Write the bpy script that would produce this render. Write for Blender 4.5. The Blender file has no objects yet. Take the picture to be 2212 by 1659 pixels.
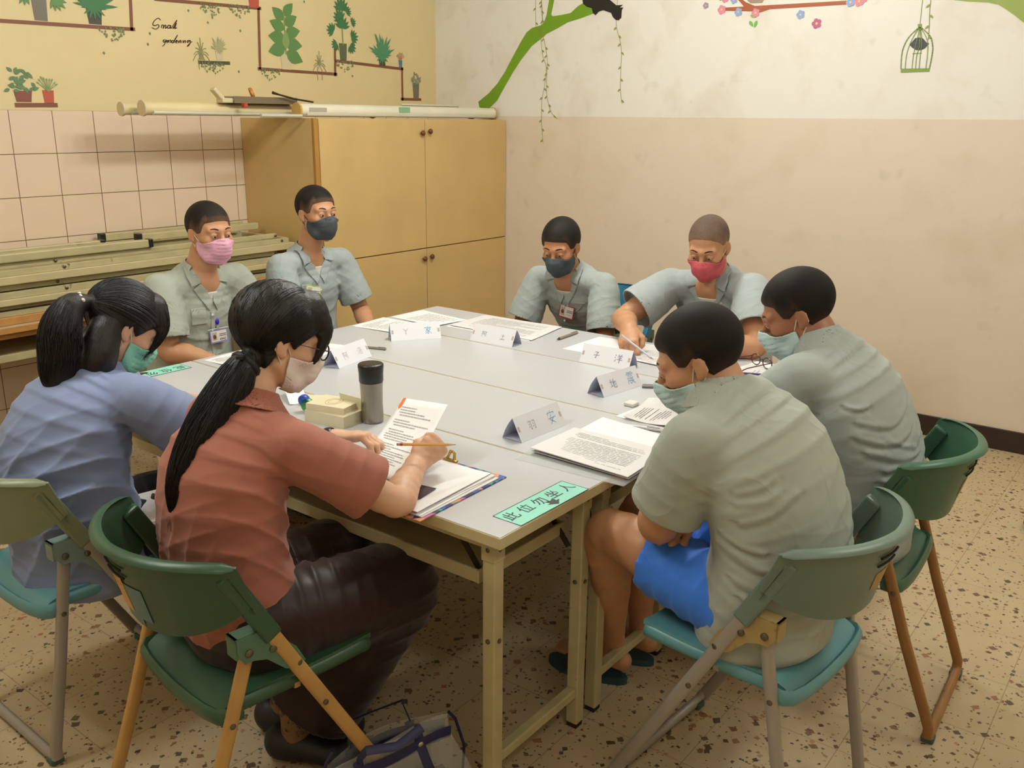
import bpy, bmesh, math, random
import numpy as np
from mathutils import Vector, Matrix
R_ = math.radians
S = bpy.context.scene
COL = S.collection
# ------------------------------------------------------------------ camera, world, lights, exposure
cam_d = bpy.data.cameras.new('camera'); cam = bpy.data.objects.new('camera', cam_d); COL.objects.link(cam)
def _cam():
    yaw, pit, rol = R_(-52.4797), R_(-16.2493), R_(-0.5546)
    r = np.array([math.cos(yaw), math.sin(yaw), 0.]); f = np.array([-math.sin(yaw)*math.cos(pit), math.cos(yaw)*math.cos(pit), math.sin(pit)])
    d = -np.cross(r, f); c, s = math.cos(rol), math.sin(rol)
    r2 = c*r+s*d; d2 = -s*r+c*d
    m = Matrix([[r2[0], -d2[0], -f[0], -1.425], [r2[1], -d2[1], -f[1], -1.123], [r2[2], -d2[2], -f[2], 1.622], [0, 0, 0, 1]])
    cam.matrix_world = m
_cam()
cam_d.sensor_width = 36; cam_d.lens = 1962.93/2212*36; cam_d.clip_start = .05
S.camera = cam
S.view_settings.view_transform = 'Standard'; S.view_settings.look = 'None'; S.view_settings.gamma = 1; S.view_settings.use_curve_mapping = False
S.view_settings.exposure = 0.0
w = bpy.data.worlds.new('world'); S.world = w; w.use_nodes = True
w.node_tree.nodes['Background'].inputs[0].default_value = (.9, .75, .55, 1); w.node_tree.nodes['Background'].inputs[1].default_value = .02
S.cycles.use_denoising = True
S.cycles.max_bounces = 6; S.cycles.adaptive_threshold = .025; S.cycles.sample_clamp_indirect = 4
ROOM = dict(x0=-3.3, x1=3.638, y0=-3.3, y1=3.473, h=2.95)
LAMPS = [(1.6, 1.0, 92, 0), (-.9, 1.35, 55, 0), (1.5, -1.5, 37, 0), (-1.1, -1.6, 19, 0)]   # x, y, watts, turned
LAMPCOL = (1.0, 1.03, 1.0)

# ------------------------------------------------------------------ materials
def lin(h):
    h = h.lstrip('#'); v = [int(h[i:i+2], 16)/255 for i in (0, 2, 4)]
    return tuple(((c+.055)/1.055)**2.4 if c > .04045 else c/12.92 for c in v)+(1,)
_M = {}
class NT:
    def __init__(s, name):
        s.m = bpy.data.materials.new(name); s.m.use_nodes = True; s.t = s.m.node_tree; s.b = s.t.nodes['Principled BSDF']; s.n = s.t.nodes
        s.co = None
    def new(s, typ, **kw):
        n = s.n.new(typ)
        for k, v in kw.items(): setattr(n, k, v)
        return n
    def link(s, a, b): s.t.links.new(a, b)
    def setin(s, n, i, v):
        if hasattr(v, 'links') or hasattr(v, 'is_linked'): s.link(v, n.inputs[i])
        else: n.inputs[i].default_value = v
    def coord(s, kind='Object', scale=None):
        tc = s.new('ShaderNodeTexCoord'); o = tc.outputs[kind]
        if scale is not None:
            mp = s.new('ShaderNodeMapping'); mp.inputs['Scale'].default_value = scale; s.link(o, mp.inputs[0]); o = mp.outputs[0]
        return o
    def math(s, op, a, b=0., c=None, clamp=False):
        n = s.new('ShaderNodeMath', operation=op, use_clamp=clamp); s.setin(n, 0, a); s.setin(n, 1, b)
        if c is not None: s.setin(n, 2, c)
        return n.outputs[0]
    def noise(s, co, scale, detail=3, rough=.5, dist=0.):
        n = s.new('ShaderNodeTexNoise'); s.link(co, n.inputs['Vector']); n.inputs['Scale'].default_value = scale
        n.inputs['Detail'].default_value = detail; n.inputs['Roughness'].default_value = rough; n.inputs['Distortion'].default_value = dist
        return n.outputs[0]
    def ramp(s, f, stops):
        n = s.new('ShaderNodeValToRGB'); s.link(f, n.inputs[0]); cr = n.color_ramp
        while len(cr.elements) < len(stops): cr.elements.new(.5)
        for e, (p, c) in zip(cr.elements, stops): e.position = p; e.color = c if len(c) == 4 else tuple(c)+(1,)
        return n.outputs[0]
    def mix(s, f, a, b, mode='MIX'):
        n = s.new('ShaderNodeMix', data_type='RGBA', blend_type=mode); s.setin(n, 0, f); s.setin(n, 6, a); s.setin(n, 7, b); return n.outputs[2]
    def bump(s, h, strength=.3, dist=.01):
        n = s.new('ShaderNodeBump'); n.inputs['Strength'].default_value = strength; n.inputs['Distance'].default_value = dist
        s.link(h, n.inputs['Height'])
        if s.b.inputs['Normal'].links: s.link(s.b.inputs['Normal'].links[0].from_socket, n.inputs['Normal'])
        s.link(n.outputs[0], s.b.inputs['Normal'])
    def setc(s, v): s.setin(s.b, 'Base Color', v)
def P(name, col, rough=.5, metal=0., var=0., vscale=6., bump=0., bscale=60., bdist=.002, spec=.5, dirt=None, **kw):
    if name in _M: return _M[name]
    n = NT(name); c = lin(col) if isinstance(col, str) else col
    n.b.inputs['Roughness'].default_value = rough; n.b.inputs['Metallic'].default_value = metal; n.b.inputs['Specular IOR Level'].default_value = spec
    co = n.coord()
    out = None
    if var:
        f = n.noise(co, vscale, 4)
        lo = tuple(x*(1-var) for x in c[:3])+(1,); hi = tuple(min(1, x*(1+var)) for x in c[:3])+(1,)
        out = n.ramp(f, [(.3, lo), (.7, hi)]); n.setc(out)
    else: n.b.inputs['Base Color'].default_value = c
    if dirt:
        f = n.noise(co, dirt[1], 6, .65); g = n.ramp(f, [(dirt[2], (0, 0, 0)), (dirt[2]+.06, (1, 1, 1))])
        n.setc(n.mix(g, out if out is not None else c, lin(dirt[0])))
    if bump: n.bump(n.noise(co, bscale, 3), bump, bdist)
    for k, v in kw.items(): n.b.inputs[k.replace('_', ' ')].default_value = v
    _M[name] = n.m; return n.m
def cloth(name, col, weave=900., wr=.55, wscale=9., rough=.85, var=.06, stretch=(1, 1, 1), sheen=.15):
    if name in _M: return _M[name]
    n = NT(name); c = lin(col); n.b.inputs['Roughness'].default_value = rough; n.b.inputs['Specular IOR Level'].default_value = .25
    n.b.inputs['Sheen Weight'].default_value = sheen
    co = n.coord(); cs = n.coord(scale=stretch)
    f = n.noise(co, 5, 4); n.setc(n.ramp(f, [(.3, tuple(x*(1-var) for x in c[:3])), (.7, tuple(min(1, x*(1+var)) for x in c[:3]))]))
    r = n.noise(cs, wscale, 2, .45, .9)
    rid = n.math('ABSOLUTE', n.math('SUBTRACT', r, .5))
    rid = n.math('SUBTRACT', 1, n.math('MULTIPLY', rid, 6), clamp=True)
    rid = n.math('POWER', rid, 2.)
    n.bump(rid, wr, .006)
    n.bump(n.noise(co, weave, 1), .12, .0006)
    _M[name] = n.m; return n.m
def skin(name, col, red='#a5573f'):
    if name in _M: return _M[name]
    n = NT(name); c = lin(col); co = n.coord()
    f = n.noise(co, 14, 3); n.setc(n.mix(n.math('MULTIPLY', n.ramp(f, [(.42, (0, 0, 0)), (.75, (1, 1, 1))]), .13), c, lin(red)))
    n.b.inputs['Roughness'].default_value = .48; n.b.inputs['Specular IOR Level'].default_value = .4
    n.b.inputs['Subsurface Weight'].default_value = .12; n.b.inputs['Subsurface Radius'].default_value = (.012, .005, .003); n.b.inputs['Subsurface Scale'].default_value = .5
    n.bump(n.noise(co, 350, 2), .12, .0008)
    _M[name] = n.m; return n.m
def hairmat(name, col='#0e0b0a', rough=.36, scale=(260, 260, 12), strength=.6):
    if name in _M: return _M[name]
    n = NT(name); n.b.inputs['Base Color'].default_value = lin(col); n.b.inputs['Roughness'].default_value = rough
    n.b.inputs['Specular IOR Level'].default_value = .45
    if 'Anisotropic' in n.b.inputs: n.b.inputs['Anisotropic'].default_value = .4
    co = n.coord(scale=scale); n.bump(n.noise(co, 1, 2), strength, .002)
    _M[name] = n.m; return n.m
def buzz(name, dark='#100c0a', light='#4a3a2e', amt=.45, fade='#7a5a45', fd=.6):
    if name in _M: return _M[name]
    n = NT(name); co = n.coord()
    f = n.noise(co, 330, 2, .7); g = n.noise(co, 9, 3)
    h = n.math('ADD', n.math('MULTIPLY', f, .5), n.math('MULTIPLY', g, .5))
    at = n.new('ShaderNodeAttribute'); at.attribute_name = 'fade'     # how close-cropped the hair is here
    fa = n.math('MULTIPLY', n.math('POWER', n.math('SUBTRACT', 1, at.outputs['Fac'], clamp=True), 1.3), n.math('ADD', fd, n.math('MULTIPLY', n.math('SUBTRACT', f, .5), 1.6)), clamp=True)
    n.setc(n.mix(fa, n.ramp(h, [(amt, lin(dark)), (amt+.22, lin(light))]), lin(fade))); n.b.inputs['Roughness'].default_value = .7; n.b.inputs['Specular IOR Level'].default_value = .25
    n.bump(n.noise(co, 900, 1), .5, .001)
    _M[name] = n.m; return n.m

# ------------------------------------------------------------------ object helpers
def link(o, parent=None):
    COL.objects.link(o)
    if parent is not None: o.parent = parent
    return o
def obj(name, vs, fs, mat, parent=None, smooth=False):
    me = bpy.data.meshes.new(name); me.from_pydata([tuple(map(float, v)) for v in vs], [], [tuple(map(int, f)) for f in fs]); me.update()
    if smooth: me.polygons.foreach_set('use_smooth', [True]*len(me.polygons))
    if mat is not None: me.materials.append(mat)
    return link(bpy.data.objects.new(name, me), parent)
def tag(o, label=None, cat=None, group=None, kind=None):
    if label: o['label'] = label
    if cat: o['category'] = cat
    if group: o['group'] = group
    if kind: o['kind'] = kind
    return o
def thing(name, label, cat, loc=(0, 0, 0), rz=0., group=None):
    o = bpy.data.objects.new(name, None); COL.objects.link(o); o.location = loc; o.rotation_euler = (0, 0, rz); o.empty_display_size = .05
    return tag(o, label, cat, group)
def copy_tree(o, parent=None):
    c = o.copy(); COL.objects.link(c)
    if parent is not None: c.parent = parent
    for ch in list(o.children): copy_tree(ch, c)
    return c
V = lambda *a: np.array(a, float)
def nrm(v): v = np.asarray(v, float); return v/max(1e-9, np.linalg.norm(v))
class MB:
    def __init__(s): s.v = []; s.f = []; s.sm = []
    def add(s, vs, fs, smooth=False):
        k = len(s.v); s.v += [tuple(map(float, v)) for v in vs]; s.f += [tuple(int(i)+k for i in f) for f in fs]; s.sm += [smooth]*len(fs); return s
    def box(s, a, b, bev=0., M=None):
        (x0, y0, z0), (x1, y1, z1) = a, b
        if x0 > x1: x0, x1 = x1, x0
        if y0 > y1: y0, y1 = y1, y0
        if z0 > z1: z0, z1 = z1, z0
        if bev <= 0:
            vs = [(x, y, z) for z in (z0, z1) for (x, y) in ((x0, y0), (x1, y0), (x1, y1), (x0, y1))]
            fs = [(3, 2, 1, 0), (4, 5, 6, 7), (0, 1, 5, 4), (1, 2, 6, 5), (2, 3, 7, 6), (3, 0, 4, 7)]
        else:
            bm = bmesh.new(); bmesh.ops.create_cube(bm, size=1)
            for v in bm.verts: v.co = ((v.co.x+.5)*(x1-x0)+x0, (v.co.y+.5)*(y1-y0)+y0, (v.co.z+.5)*(z1-z0)+z0)
            bmesh.ops.bevel(bm, geom=list(bm.edges), offset=bev, segments=2, profile=.5, affect='EDGES')
            bm.verts.index_update(); vs = [tuple(v.co) for v in bm.verts]; fs = [[v.index for v in f.verts] for f in bm.faces]; bm.free()
        if M is not None: vs = [tuple(M @ Vector(v)) for v in vs]
        return s.add(vs, fs)
    def bar(s, a, b, w, h, up=(0, 0, 1), bev=0.):
        a, b = V(*a), V(*b); d = nrm(b-a); u = np.cross(up, d)
        if np.linalg.norm(u) < 1e-4: u = np.cross((1, 0, 0), d)
        u = nrm(u); v = nrm(np.cross(d, u)); L = np.linalg.norm(b-a)
        M = Matrix([[u[0], v[0], d[0], a[0]], [u[1], v[1], d[1], a[1]], [u[2], v[2], d[2], a[2]], [0, 0, 0, 1]])
        return s.box((-w/2, -h/2, 0), (w/2, h/2, L), bev, M)
    def tube(s, pts, r, n=10, sq=1., side=None, caps=True, power=2., closed=False):
        pts = [V(*p) for p in pts]; rs = r if hasattr(r, '__len__') else [r]*len(pts); k = len(s.v); vs = []
        u = None
        for i, p in enumerate(pts):
            if closed: d = pts[(i+1) % len(pts)]-pts[i-1]
            else: d = pts[min(i+1, len(pts)-1)]-pts[max(i-1, 0)]
            d = nrm(d)
            if u is None:
                u = V(*side) if side is not None else (V(1, 0, 0) if abs(d[0]) < .8 else V(0, 1, 0))
            u = nrm(u-d*(u@d)); v = np.cross(d, u)
            for j in range(n):
                t = 2*math.pi*j/n; ct, st = math.cos(t), math.sin(t)
                if power != 2.: ct, st = math.copysign(abs(ct)**(2/power), ct), math.copysign(abs(st)**(2/power), st)
                vs.append(p+rs[i]*(ct*u+sq*st*v))
        fs = []; m = len(pts)
        for i in range(m if closed else m-1):
            for j in range(n): fs.append((i*n+j, i*n+(j+1) % n, ((i+1) % m)*n+(j+1) % n, ((i+1) % m)*n+j))
        if caps and not closed:
            fs.append(tuple(range(n))[::-1]); fs.append(tuple((m-1)*n+j for j in range(n)))
        return s.add(vs, fs, True)
    def lathe(s, prof, n=24, c=(0, 0, 0), ax=None):
        vs = []; fs = []
        for (r, z) in prof:
            for j in range(n): t = 2*math.pi*j/n; vs.append((r*math.cos(t), r*math.sin(t), z))
        for i in range(len(prof)-1):
            for j in range(n): fs.append((i*n+j, i*n+(j+1) % n, (i+1)*n+(j+1) % n, (i+1)*n+j))
        fs.append(tuple(range(n))[::-1]); fs.append(tuple((len(prof)-1)*n+j for j in range(n)))
        if ax is not None:
            q = Vector((0, 0, 1)).rotation_difference(Vector(ax)); vs = [tuple(q @ Vector(v)) for v in vs]
        return s.add([(v[0]+c[0], v[1]+c[1], v[2]+c[2]) for v in vs], fs, True)
    def prism(s, poly, h, M=None, z0=0.):
        n = len(poly); ar = sum(poly[i][0]*poly[(i+1) % n][1]-poly[(i+1) % n][0]*poly[i][1] for i in range(n))
        if ar < 0: poly = poly[::-1]
        vs = [(x, y, z0) for x, y in poly]+[(x, y, z0+h) for x, y in poly]
        fs = [tuple(range(n))[::-1], tuple(range(n, 2*n))]+[(i, (i+1) % n, n+(i+1) % n, n+i) for i in range(n)]
        if M is not None: vs = [tuple(M @ Vector(v)) for v in vs]
        return s.add(vs, fs)
    def ball(s, c, r, n=10):
        rr = r if hasattr(r, '__len__') else (r, r, r); vs = []; fs = []
        m = max(5, n//2+1)
        for i in range(m+1):
            a = math.pi*i/m
            for j in range(n): t = 2*math.pi*j/n; vs.append((c[0]+rr[0]*math.sin(a)*math.cos(t), c[1]+rr[1]*math.sin(a)*math.sin(t), c[2]-rr[2]*math.cos(a)))
        for i in range(m):
            for j in range(n): fs.append((i*n+j, i*n+(j+1) % n, (i+1)*n+(j+1) % n, (i+1)*n+j))
        return s.add(vs, fs, True)
    def build(s, name, mat, parent=None, bevel=0.):
        o = obj(name, s.v, s.f, mat, parent)
        o.data.polygons.foreach_set('use_smooth', s.sm)
        if any(s.sm): 
            try: o.data.set_sharp_from_angle(angle=R_(50))
            except Exception: pass
        if bevel:
            m = o.modifiers.new('bevel', 'BEVEL'); m.width = bevel; m.segments = 2; m.limit_method = 'ANGLE'
        return o
def struct(o): o['kind'] = 'structure'; return o
def frameM(o, x, y, z):
    return Matrix([[x[0], y[0], z[0], o[0]], [x[1], y[1], z[1], o[1]], [x[2], y[2], z[2], o[2]], [0, 0, 0, 1]])
def ribbon(pts, w):            # flat stroke in 2D -> list of quads (verts, faces)
    vs = []; fs = []
    for a, b in zip(pts[:-1], pts[1:]):
        a, b = np.array(a, float), np.array(b, float); d = b-a; L = np.linalg.norm(d)
        if L < 1e-9: continue
        d /= L; n = np.array([-d[1], d[0]])*w/2; a2 = a-d*w*.35; b2 = b+d*w*.35
        k = len(vs); vs += [a2-n, b2-n, b2+n, a2+n]; fs.append((k, k+1, k+2, k+3))
    return vs, fs
def smooth2(pts, k=4):
    pts = [np.array(p, float) for p in pts]; out = []
    if len(pts) < 3: return pts
    for i in range(len(pts)-1):
        p0, p1, p2, p3 = pts[max(i-1, 0)], pts[i], pts[i+1], pts[min(i+2, len(pts)-1)]
        for j in range(k):
            t = j/k; out.append(.5*((2*p1)+(-p0+p2)*t+(2*p0-5*p1+4*p2-p3)*t*t+(-p0+3*p1-3*p2+p3)*t**3))
    out.append(pts[-1]); return out

# ------------------------------------------------------------------ the room
def wall_paint(name, lo, hi, split=1.641, stain='#c9b79b'):
    n = NT(name); co = n.coord(); sp = n.new('ShaderNodeSeparateXYZ'); n.link(co, sp.inputs[0])
    wob = n.math('MULTIPLY', n.math('SUBTRACT', n.noise(co, 30, 2), .5), .006)
    m = n.math('GREATER_THAN', n.math('ADD', sp.outputs[2], wob), split)
    c = n.mix(m, lin(lo), lin(hi))
    st = n.ramp(n.noise(co, 3.2, 4, .55, .4), [(.5, (0, 0, 0)), (.8, (1, 1, 1))])
    c = n.mix(n.math('MULTIPLY', st, .5), c, lin(stain))
    st2 = n.ramp(n.noise(co, 7, 2, .5), [(.66, (0, 0, 0)), (.74, (1, 1, 1))])
    c = n.mix(n.math('MULTIPLY', st2, .16), c, lin('#a9a08e'))
    n.setc(c); n.b.inputs['Roughness'].default_value = .55
    n.bump(n.noise(co, 140, 3), .12, .002); n.bump(n.noise(co, 6, 3), .25, .004)
    return n.m
def grid_line(n, x, per, off, wd):
    f = n.math('FRACT', n.math('DIVIDE', n.math('SUBTRACT', x, off-wd/2), per))
    return n.math('LESS_THAN', f, wd/per)
def wall_tiles():
    n = NT('wall_tiles_and_cream_paint'); co = n.coord(); sp = n.new('ShaderNodeSeparateXYZ'); n.link(co, sp.inputs[0])
    x, z = sp.outputs[0], sp.outputs[2]
    g = n.math('MAXIMUM', grid_line(n, x, .2065, .654, .0035), grid_line(n, z, .2035, 1.236, .0035))
    til = n.math('LESS_THAN', z, 1.642)
    paint = n.mix(n.math('MULTIPLY', n.ramp(n.noise(co, 2.6, 4, .6), [(.45, (0, 0, 0)), (.8, (1, 1, 1))]), .35), lin('#dac897'), lin('#cebb8d'))
    tc = n.mix(n.noise(co, 5, 3), lin('#e6d0b6'), lin('#dcc4ac'))
    tg = n.mix(g, tc, lin('#6b5038'))
    n.setc(n.mix(til, paint, tg))
    n.setin(n.b, 'Roughness', n.math('SUBTRACT', .6, n.math('MULTIPLY', til, .32)))
    n.bump(n.math('SUBTRACT', 1, n.math('MULTIPLY', g, til)), .5, .003); n.bump(n.noise(co, 120, 2), .08, .002)
    return n.m
def terrazzo():
    n = NT('terrazzo'); co = n.coord(); sp = n.new('ShaderNodeSeparateXYZ'); n.link(co, sp.inputs[0])
    base = n.mix(n.noise(co, 8, 4), lin('#c2af8e'), lin('#b29d7a'))
    out = base
    for sc, th, cols, seed in ((33, .40, ('#3c2a1c', '#9a6e4c', '#5b4a3a'), 0), (52, .36, ('#46342a', '#b08562', '#57503f'), 7.3), (85, .33, ('#5a4634', '#8c6b4d', '#3d3128'), 3.1)):
        mp = n.new('ShaderNodeMapping'); mp.inputs['Location'].default_value = (seed, seed*1.7, 0); mp.inputs['Rotation'].default_value = (0, 0, seed); n.link(co, mp.inputs[0])
        ds = n.new('ShaderNodeVectorMath', operation='MULTIPLY_ADD')
        nz = n.new('ShaderNodeTexNoise'); n.link(mp.outputs[0], nz.inputs['Vector']); nz.inputs['Scale'].default_value = sc*.9; nz.inputs['Detail'].default_value = 2
        n.link(nz.outputs['Color'], ds.inputs[0]); ds.inputs[1].default_value = (.016, .016, 0); n.link(mp.outputs[0], ds.inputs[2])
        vo = n.new('ShaderNodeTexVoronoi', distance='MANHATTAN'); n.link(ds.outputs[0], vo.inputs['Vector']); vo.inputs['Scale'].default_value = sc
        sel = n.new('ShaderNodeSeparateColor'); n.link(vo.outputs['Color'], sel.inputs[0])
        m = n.math('MULTIPLY', n.math('LESS_THAN', vo.outputs['Distance'], n.math('MULTIPLY', sel.outputs[2], th*1.25)), n.math('GREATER_THAN', sel.outputs[0], .30))
        cc = n.ramp(sel.outputs[1], [(0, lin(cols[0])), (.4, lin(cols[1])), (.75, lin(cols[2]))])
        out = n.mix(m, out, cc)
    g = n.math('MAXIMUM', grid_line(n, sp.outputs[1], .305, -.56, .0022), grid_line(n, sp.outputs[0], .305, 1.37, .0022))
    out = n.mix(n.math('MULTIPLY', g, .6), out, lin('#6e5538'))
    n.setc(out); n.setin(n.b, 'Roughness', n.math('ADD', .36, n.math('MULTIPLY', n.noise(co, 5, 3), .2)))
    n.b.inputs['Specular IOR Level'].default_value = .4
    return n.m
x0, x1, y0, y1, H = ROOM['x0'], ROOM['x1'], ROOM['y0'], ROOM['y1'], ROOM['h']
T = .15
struct(MB().box((x0-T, y0-T, -T), (x1+T, y1+T, 0)).build('floor', terrazzo()))
struct(MB().box((x0-T, y0-T, H), (x1+T, y1+T, H+T)).build('ceiling', P('ceiling_paint', '#e6dcc4', .8)))
struct(MB().box((x0-T, y1, 0), (x1+T, y1+T, H)).build('wall_back', wall_tiles()))
struct(MB().box((x1, y0, 0), (x1+T, y1, H)).build('wall_right', wall_paint('wall_right_paint', '#dccdba', '#e5e1d8')))
struct(MB().box((x0-T, y0, 0), (x0, y1, H)).build('wall_left', wall_paint('wall_left_paint', '#d8c2a6', '#e4dac4')))
struct(MB().box((x0-T, y0-T, 0), (x1+T, y0, H)).build('wall_front', wall_paint('wall_front_paint', '#d8c2a6', '#e4dac4')))
bbm = P('baseboard_brown', '#2f2019', .35)
struct(MB().box((x1-.012, y0, 0), (x1, 2.83, .112), .003).build('baseboard_right', bbm))
struct(MB().box((x0, y1-.012, 0), (1.95, y1, .112), .003).build('baseboard_back', bbm))
# ceiling lamps: fixture, two tubes, and the light they give
whm = P('lamp_enamel', '#efece2', .35)
def emit(name, col, st):
    n = NT(name); n.b.inputs['Emission Color'].default_value = tuple(col)+(1,); n.b.inputs['Emission Strength'].default_value = st; n.setc((.8, .8, .8, 1)); return n.m
tubem = emit('lamp_tube', LAMPCOL, 6)
for i, (lx, ly, wt, tr) in enumerate(LAMPS):
    t = thing('ceiling_lamp', 'white two-tube fluorescent ceiling lamp, %s' % ['over the far side of the joined tables', 'over the near left of the room', 'behind the camera to the right', 'behind the camera'][i], 'ceiling lamp', (lx, ly, H-.09), R_(90)*tr)
    MB().box((-.62, -.16, .03), (.62, .16, .09), .01).build('lamp_housing', whm, t)
    for s in (-1, 1): MB().tube([(-.58, .08*s, 0), (.58, .08*s, 0)], .014, 10).build('lamp_tube', tubem, t)
    for lx_ in (-.38, 0, .38):          # a bare tube shines all round: lights strung along it
        ld = bpy.data.lights.new('lamp_light', 'POINT'); ld.energy = wt/3; ld.color = LAMPCOL; ld.shadow_soft_size = .09
        lo = bpy.data.objects.new('lamp_light', ld); COL.objects.link(lo); lo.parent = t; lo.location = (lx_, 0, -.10)

# ------------------------------------------------------------------ cabinet, its four doors
wood = P('cabinet_plywood', '#c9aa70', .42, var=.07, vscale=3, bump=.1, bscale=90)
woodd = P('cabinet_edge', '#a87a36', .45)
cab = thing('cabinet', 'tall yellow-brown plywood cupboard with four doors built into the corner', 'cabinet', (1.952, 2.834, 0))
MB().box((0, .022, 0), (1.684, .636, 1.617), .002).build('carcass', wood, cab)
MB().box((0, 0, 0), (.03, .022, 1.617), .002).build('edge_strip', woodd, cab)
knobm = P('knob_wood', '#6b3417', .3)
for nm, a, b, kx, kz in (('upper_left', (.034, .833), (.872, 1.613), .838, 1.535), ('upper_right', (.877, .833), (1.68, 1.613), .905, 1.545), ('lower_left', (.034, .03), (.872, .827), .838, .768), ('lower_right', (.877, .03), (1.68, .827), .905, .775)):
    d = MB().box((a[0], 0, a[1]), (b[0], .0215, b[1]), .002).build('door', wood, cab)
    MB().lathe([(.004, 0), (.006, .008), (.015, .014), (.017, .022), (.012, .029), (.003, .031)], 16, (kx, 0, kz), (0, -1, 0)).build('knob', knobm, d)

# ------------------------------------------------------------------ folding tables
cream = P('table_cream_metal', '#b5aa80', .45, var=.12, vscale=9, dirt=('#5f4e30', 9, .64))
edgem = P('table_cream_edge', '#c2b488', .45, var=.05, vscale=10, dirt=('#8c774c', 14, .72))
topm = P('table_laminate', '#bfc0c4', .33, var=.02, vscale=5, bump=.05, bscale=220, bdist=.001, dirt=('#c4b9b0', 18, .72))
rubber = P('rubber_foot', '#2c1712', .7); boltm = P('bolt_steel', '#6b6252', .4, .7); darkm = P('dark_iron', '#3b3023', .5, .5)
TW, TL_ = .4545, 1.84
def folding_table(loc, label, top_mat=topm, edge=edgem, rz=0., h=.74, leg=.036, group=None, L=TL_, cat='table', name='folding_table'):
    t = thing(name, label, cat, loc, rz, group); W = TW
    MB().box((0.0005, 0, h-.0295), (W-.0005, L, h-.0012), .002).build('edge_band', edge, t)
    MB().box((.003, .003, h-.003), (W-.003, L-.003, h), 0).build('tabletop', top_mat, t)
    f = MB()
    for x in (.05, W-.05): f.bar((x, .06, h-.045), (x, L-.06, h-.045), .025, .03)
    f.build('apron', edge, t)
    for yy in (.055, L-.055):
        for x in (.045, W-.045):
            lg = MB().box((x-leg/2, yy-leg/2, .014), (x+leg/2, yy+leg/2, h-.03), .004).build('leg', cream, t)
            MB().box((x-leg/2+.002, yy-leg/2+.002, 0), (x+leg/2-.002, yy+leg/2-.002, .0145), .002).build('foot_cap', rubber, lg)
            for zz in (h-.055, .45):
                MB().lathe([(.006, 0), (.006, .003), (.002, .005)], 8, (x, yy-leg/2, zz), (0, -1, 0)).build('bolt', boltm, lg); MB().lathe([(.006, 0), (.006, .003), (.002, .005)], 8, (x-leg/2, yy, zz), (-1, 0, 0)).build('bolt', boltm, lg)
            bp = MB().box((x-leg/2-.002, yy-leg/2-.002, h-.085), (x+leg/2+.002, yy+leg/2+.002, h-.03), .002).build('leg_bracket', cream, lg)
        MB().bar((.045+leg/2, yy, .115), (W-.045-leg/2, yy, .115), .028, .028, bev=.004).build('crossbar', cream, t)
        s = 1 if yy < L/2 else -1
        for x in (.07, W-.07): MB().bar((x, yy+.02*s, h-.19), (x, yy+.14*s, h-.045), .004, .016).build('brace', darkm, t)
    sh = MB().box((.06, .12, h-.148), (W-.06, L-.12, h-.142))
    sh.build('shelf', cream, t)
    lip = MB()
    for x in (.055, W-.055): lip.bar((x, .11, h-.150), (x, L-.11, h-.150), .008, .034, bev=.002)
    for yy in (.106, L-.106): lip.bar((.05, yy, h-.150), (W-.05, yy, h-.150), .034, .008, up=(0, 1, 0), bev=.002) if False else lip.box((.05, yy-.004, h-.167), (W-.05, yy+.004, h-.133), .002)
    lip.build('shelf_rim', cream, t)
    return t
for k, lb in enumerate(('long pale-topped folding table nearest the camera, with the green sticker at its corner', 'long pale-topped folding table, second from the front of the joined four, under the steel flask',
                        'long pale-topped folding table, third from the front of the joined four', 'long pale-topped folding table farthest back of the joined four, by the right-hand wall')):
    folding_table((k*.457, 0, 0), lb, group='folding tables pushed together')
# wooden-edged table along the tiled wall with folded tables lying on it
oak = P('orange_wood_edge', '#b98448', .5, var=.1, vscale=20); palet = P('pale_board', '#b9ad92', .5, var=.1, vscale=9)
L0 = 1.80
folding_table((1.94, 3.01, 0), 'orange-edged table standing against the tiled wall under the folded tables', palet, oak, R_(90), .722, L=L0+.02, name='wall_table')
def folded(loc, label, edge, H1, H2, group, legs=False):
    t = thing('folded_table', label, 'folded table', loc, R_(90), group)
    W = .445
    MB().box((0, 0, 0), (W, L0, H1), .003).build('edge_band', edge, t)
    f = MB(); zc = H1
    for x in (.014, W-.04): f.box((x, .03, zc), (x+.026, L0-.03, zc+H2*.46), .002)
    for yy in (.03, L0-.06): f.box((.03, yy, zc), (W-.03, yy+.03, zc+H2*.5), .002)
    f.build('frame', cream, t)
    g = MB()
    for x in (.030, W-.06): g.box((x, .1, zc+H2*.53), (x+.03, L0-.1, zc+H2-.003), .003)
    g.build('folded_leg_rail', cream, t)
    for yy in (.08, .5, 1.32, 1.66):
        MB().lathe([(.008, 0), (.008, .004), (.003, .007)], 8, (.014, yy, zc+H2*.25), (-1, 0, 0)).build('bolt', boltm, t); MB().lathe([(.008, 0), (.008, .004), (.003, .007)], 8, (.030, yy+.03, zc+H2*.75), (-1, 0, 0)).build('bolt', boltm, t)
    if legs:
        zl = zc+H2
        for x, a, e in ((.03, .88, 1.74), (.17, 1.05, 1.74), (.26, .06, .80), (.40, .06, .92)):
            lg = MB().bar((x, a, zl+.02), (x, e, zl+.02), .038, .038, bev=.005).build('folded_leg', cream, t)
            ye = a if x < .2 else e
            MB().box((x-.02, ye-.014, zl), (x+.02, ye+.014, zl+.041), .004).build('foot_cap', P('black_cap', '#120f0e', .4), lg)
        MB().bar((.03, 1.02, zl+.022), (.17, 1.18, zl+.022), .028, .026).build('crossbar', cream, t)
        MB().bar((.26, .66, zl+.022), (.40, .75, zl+.022), .028, .026).build('crossbar', cream, t)
    return t
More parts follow.
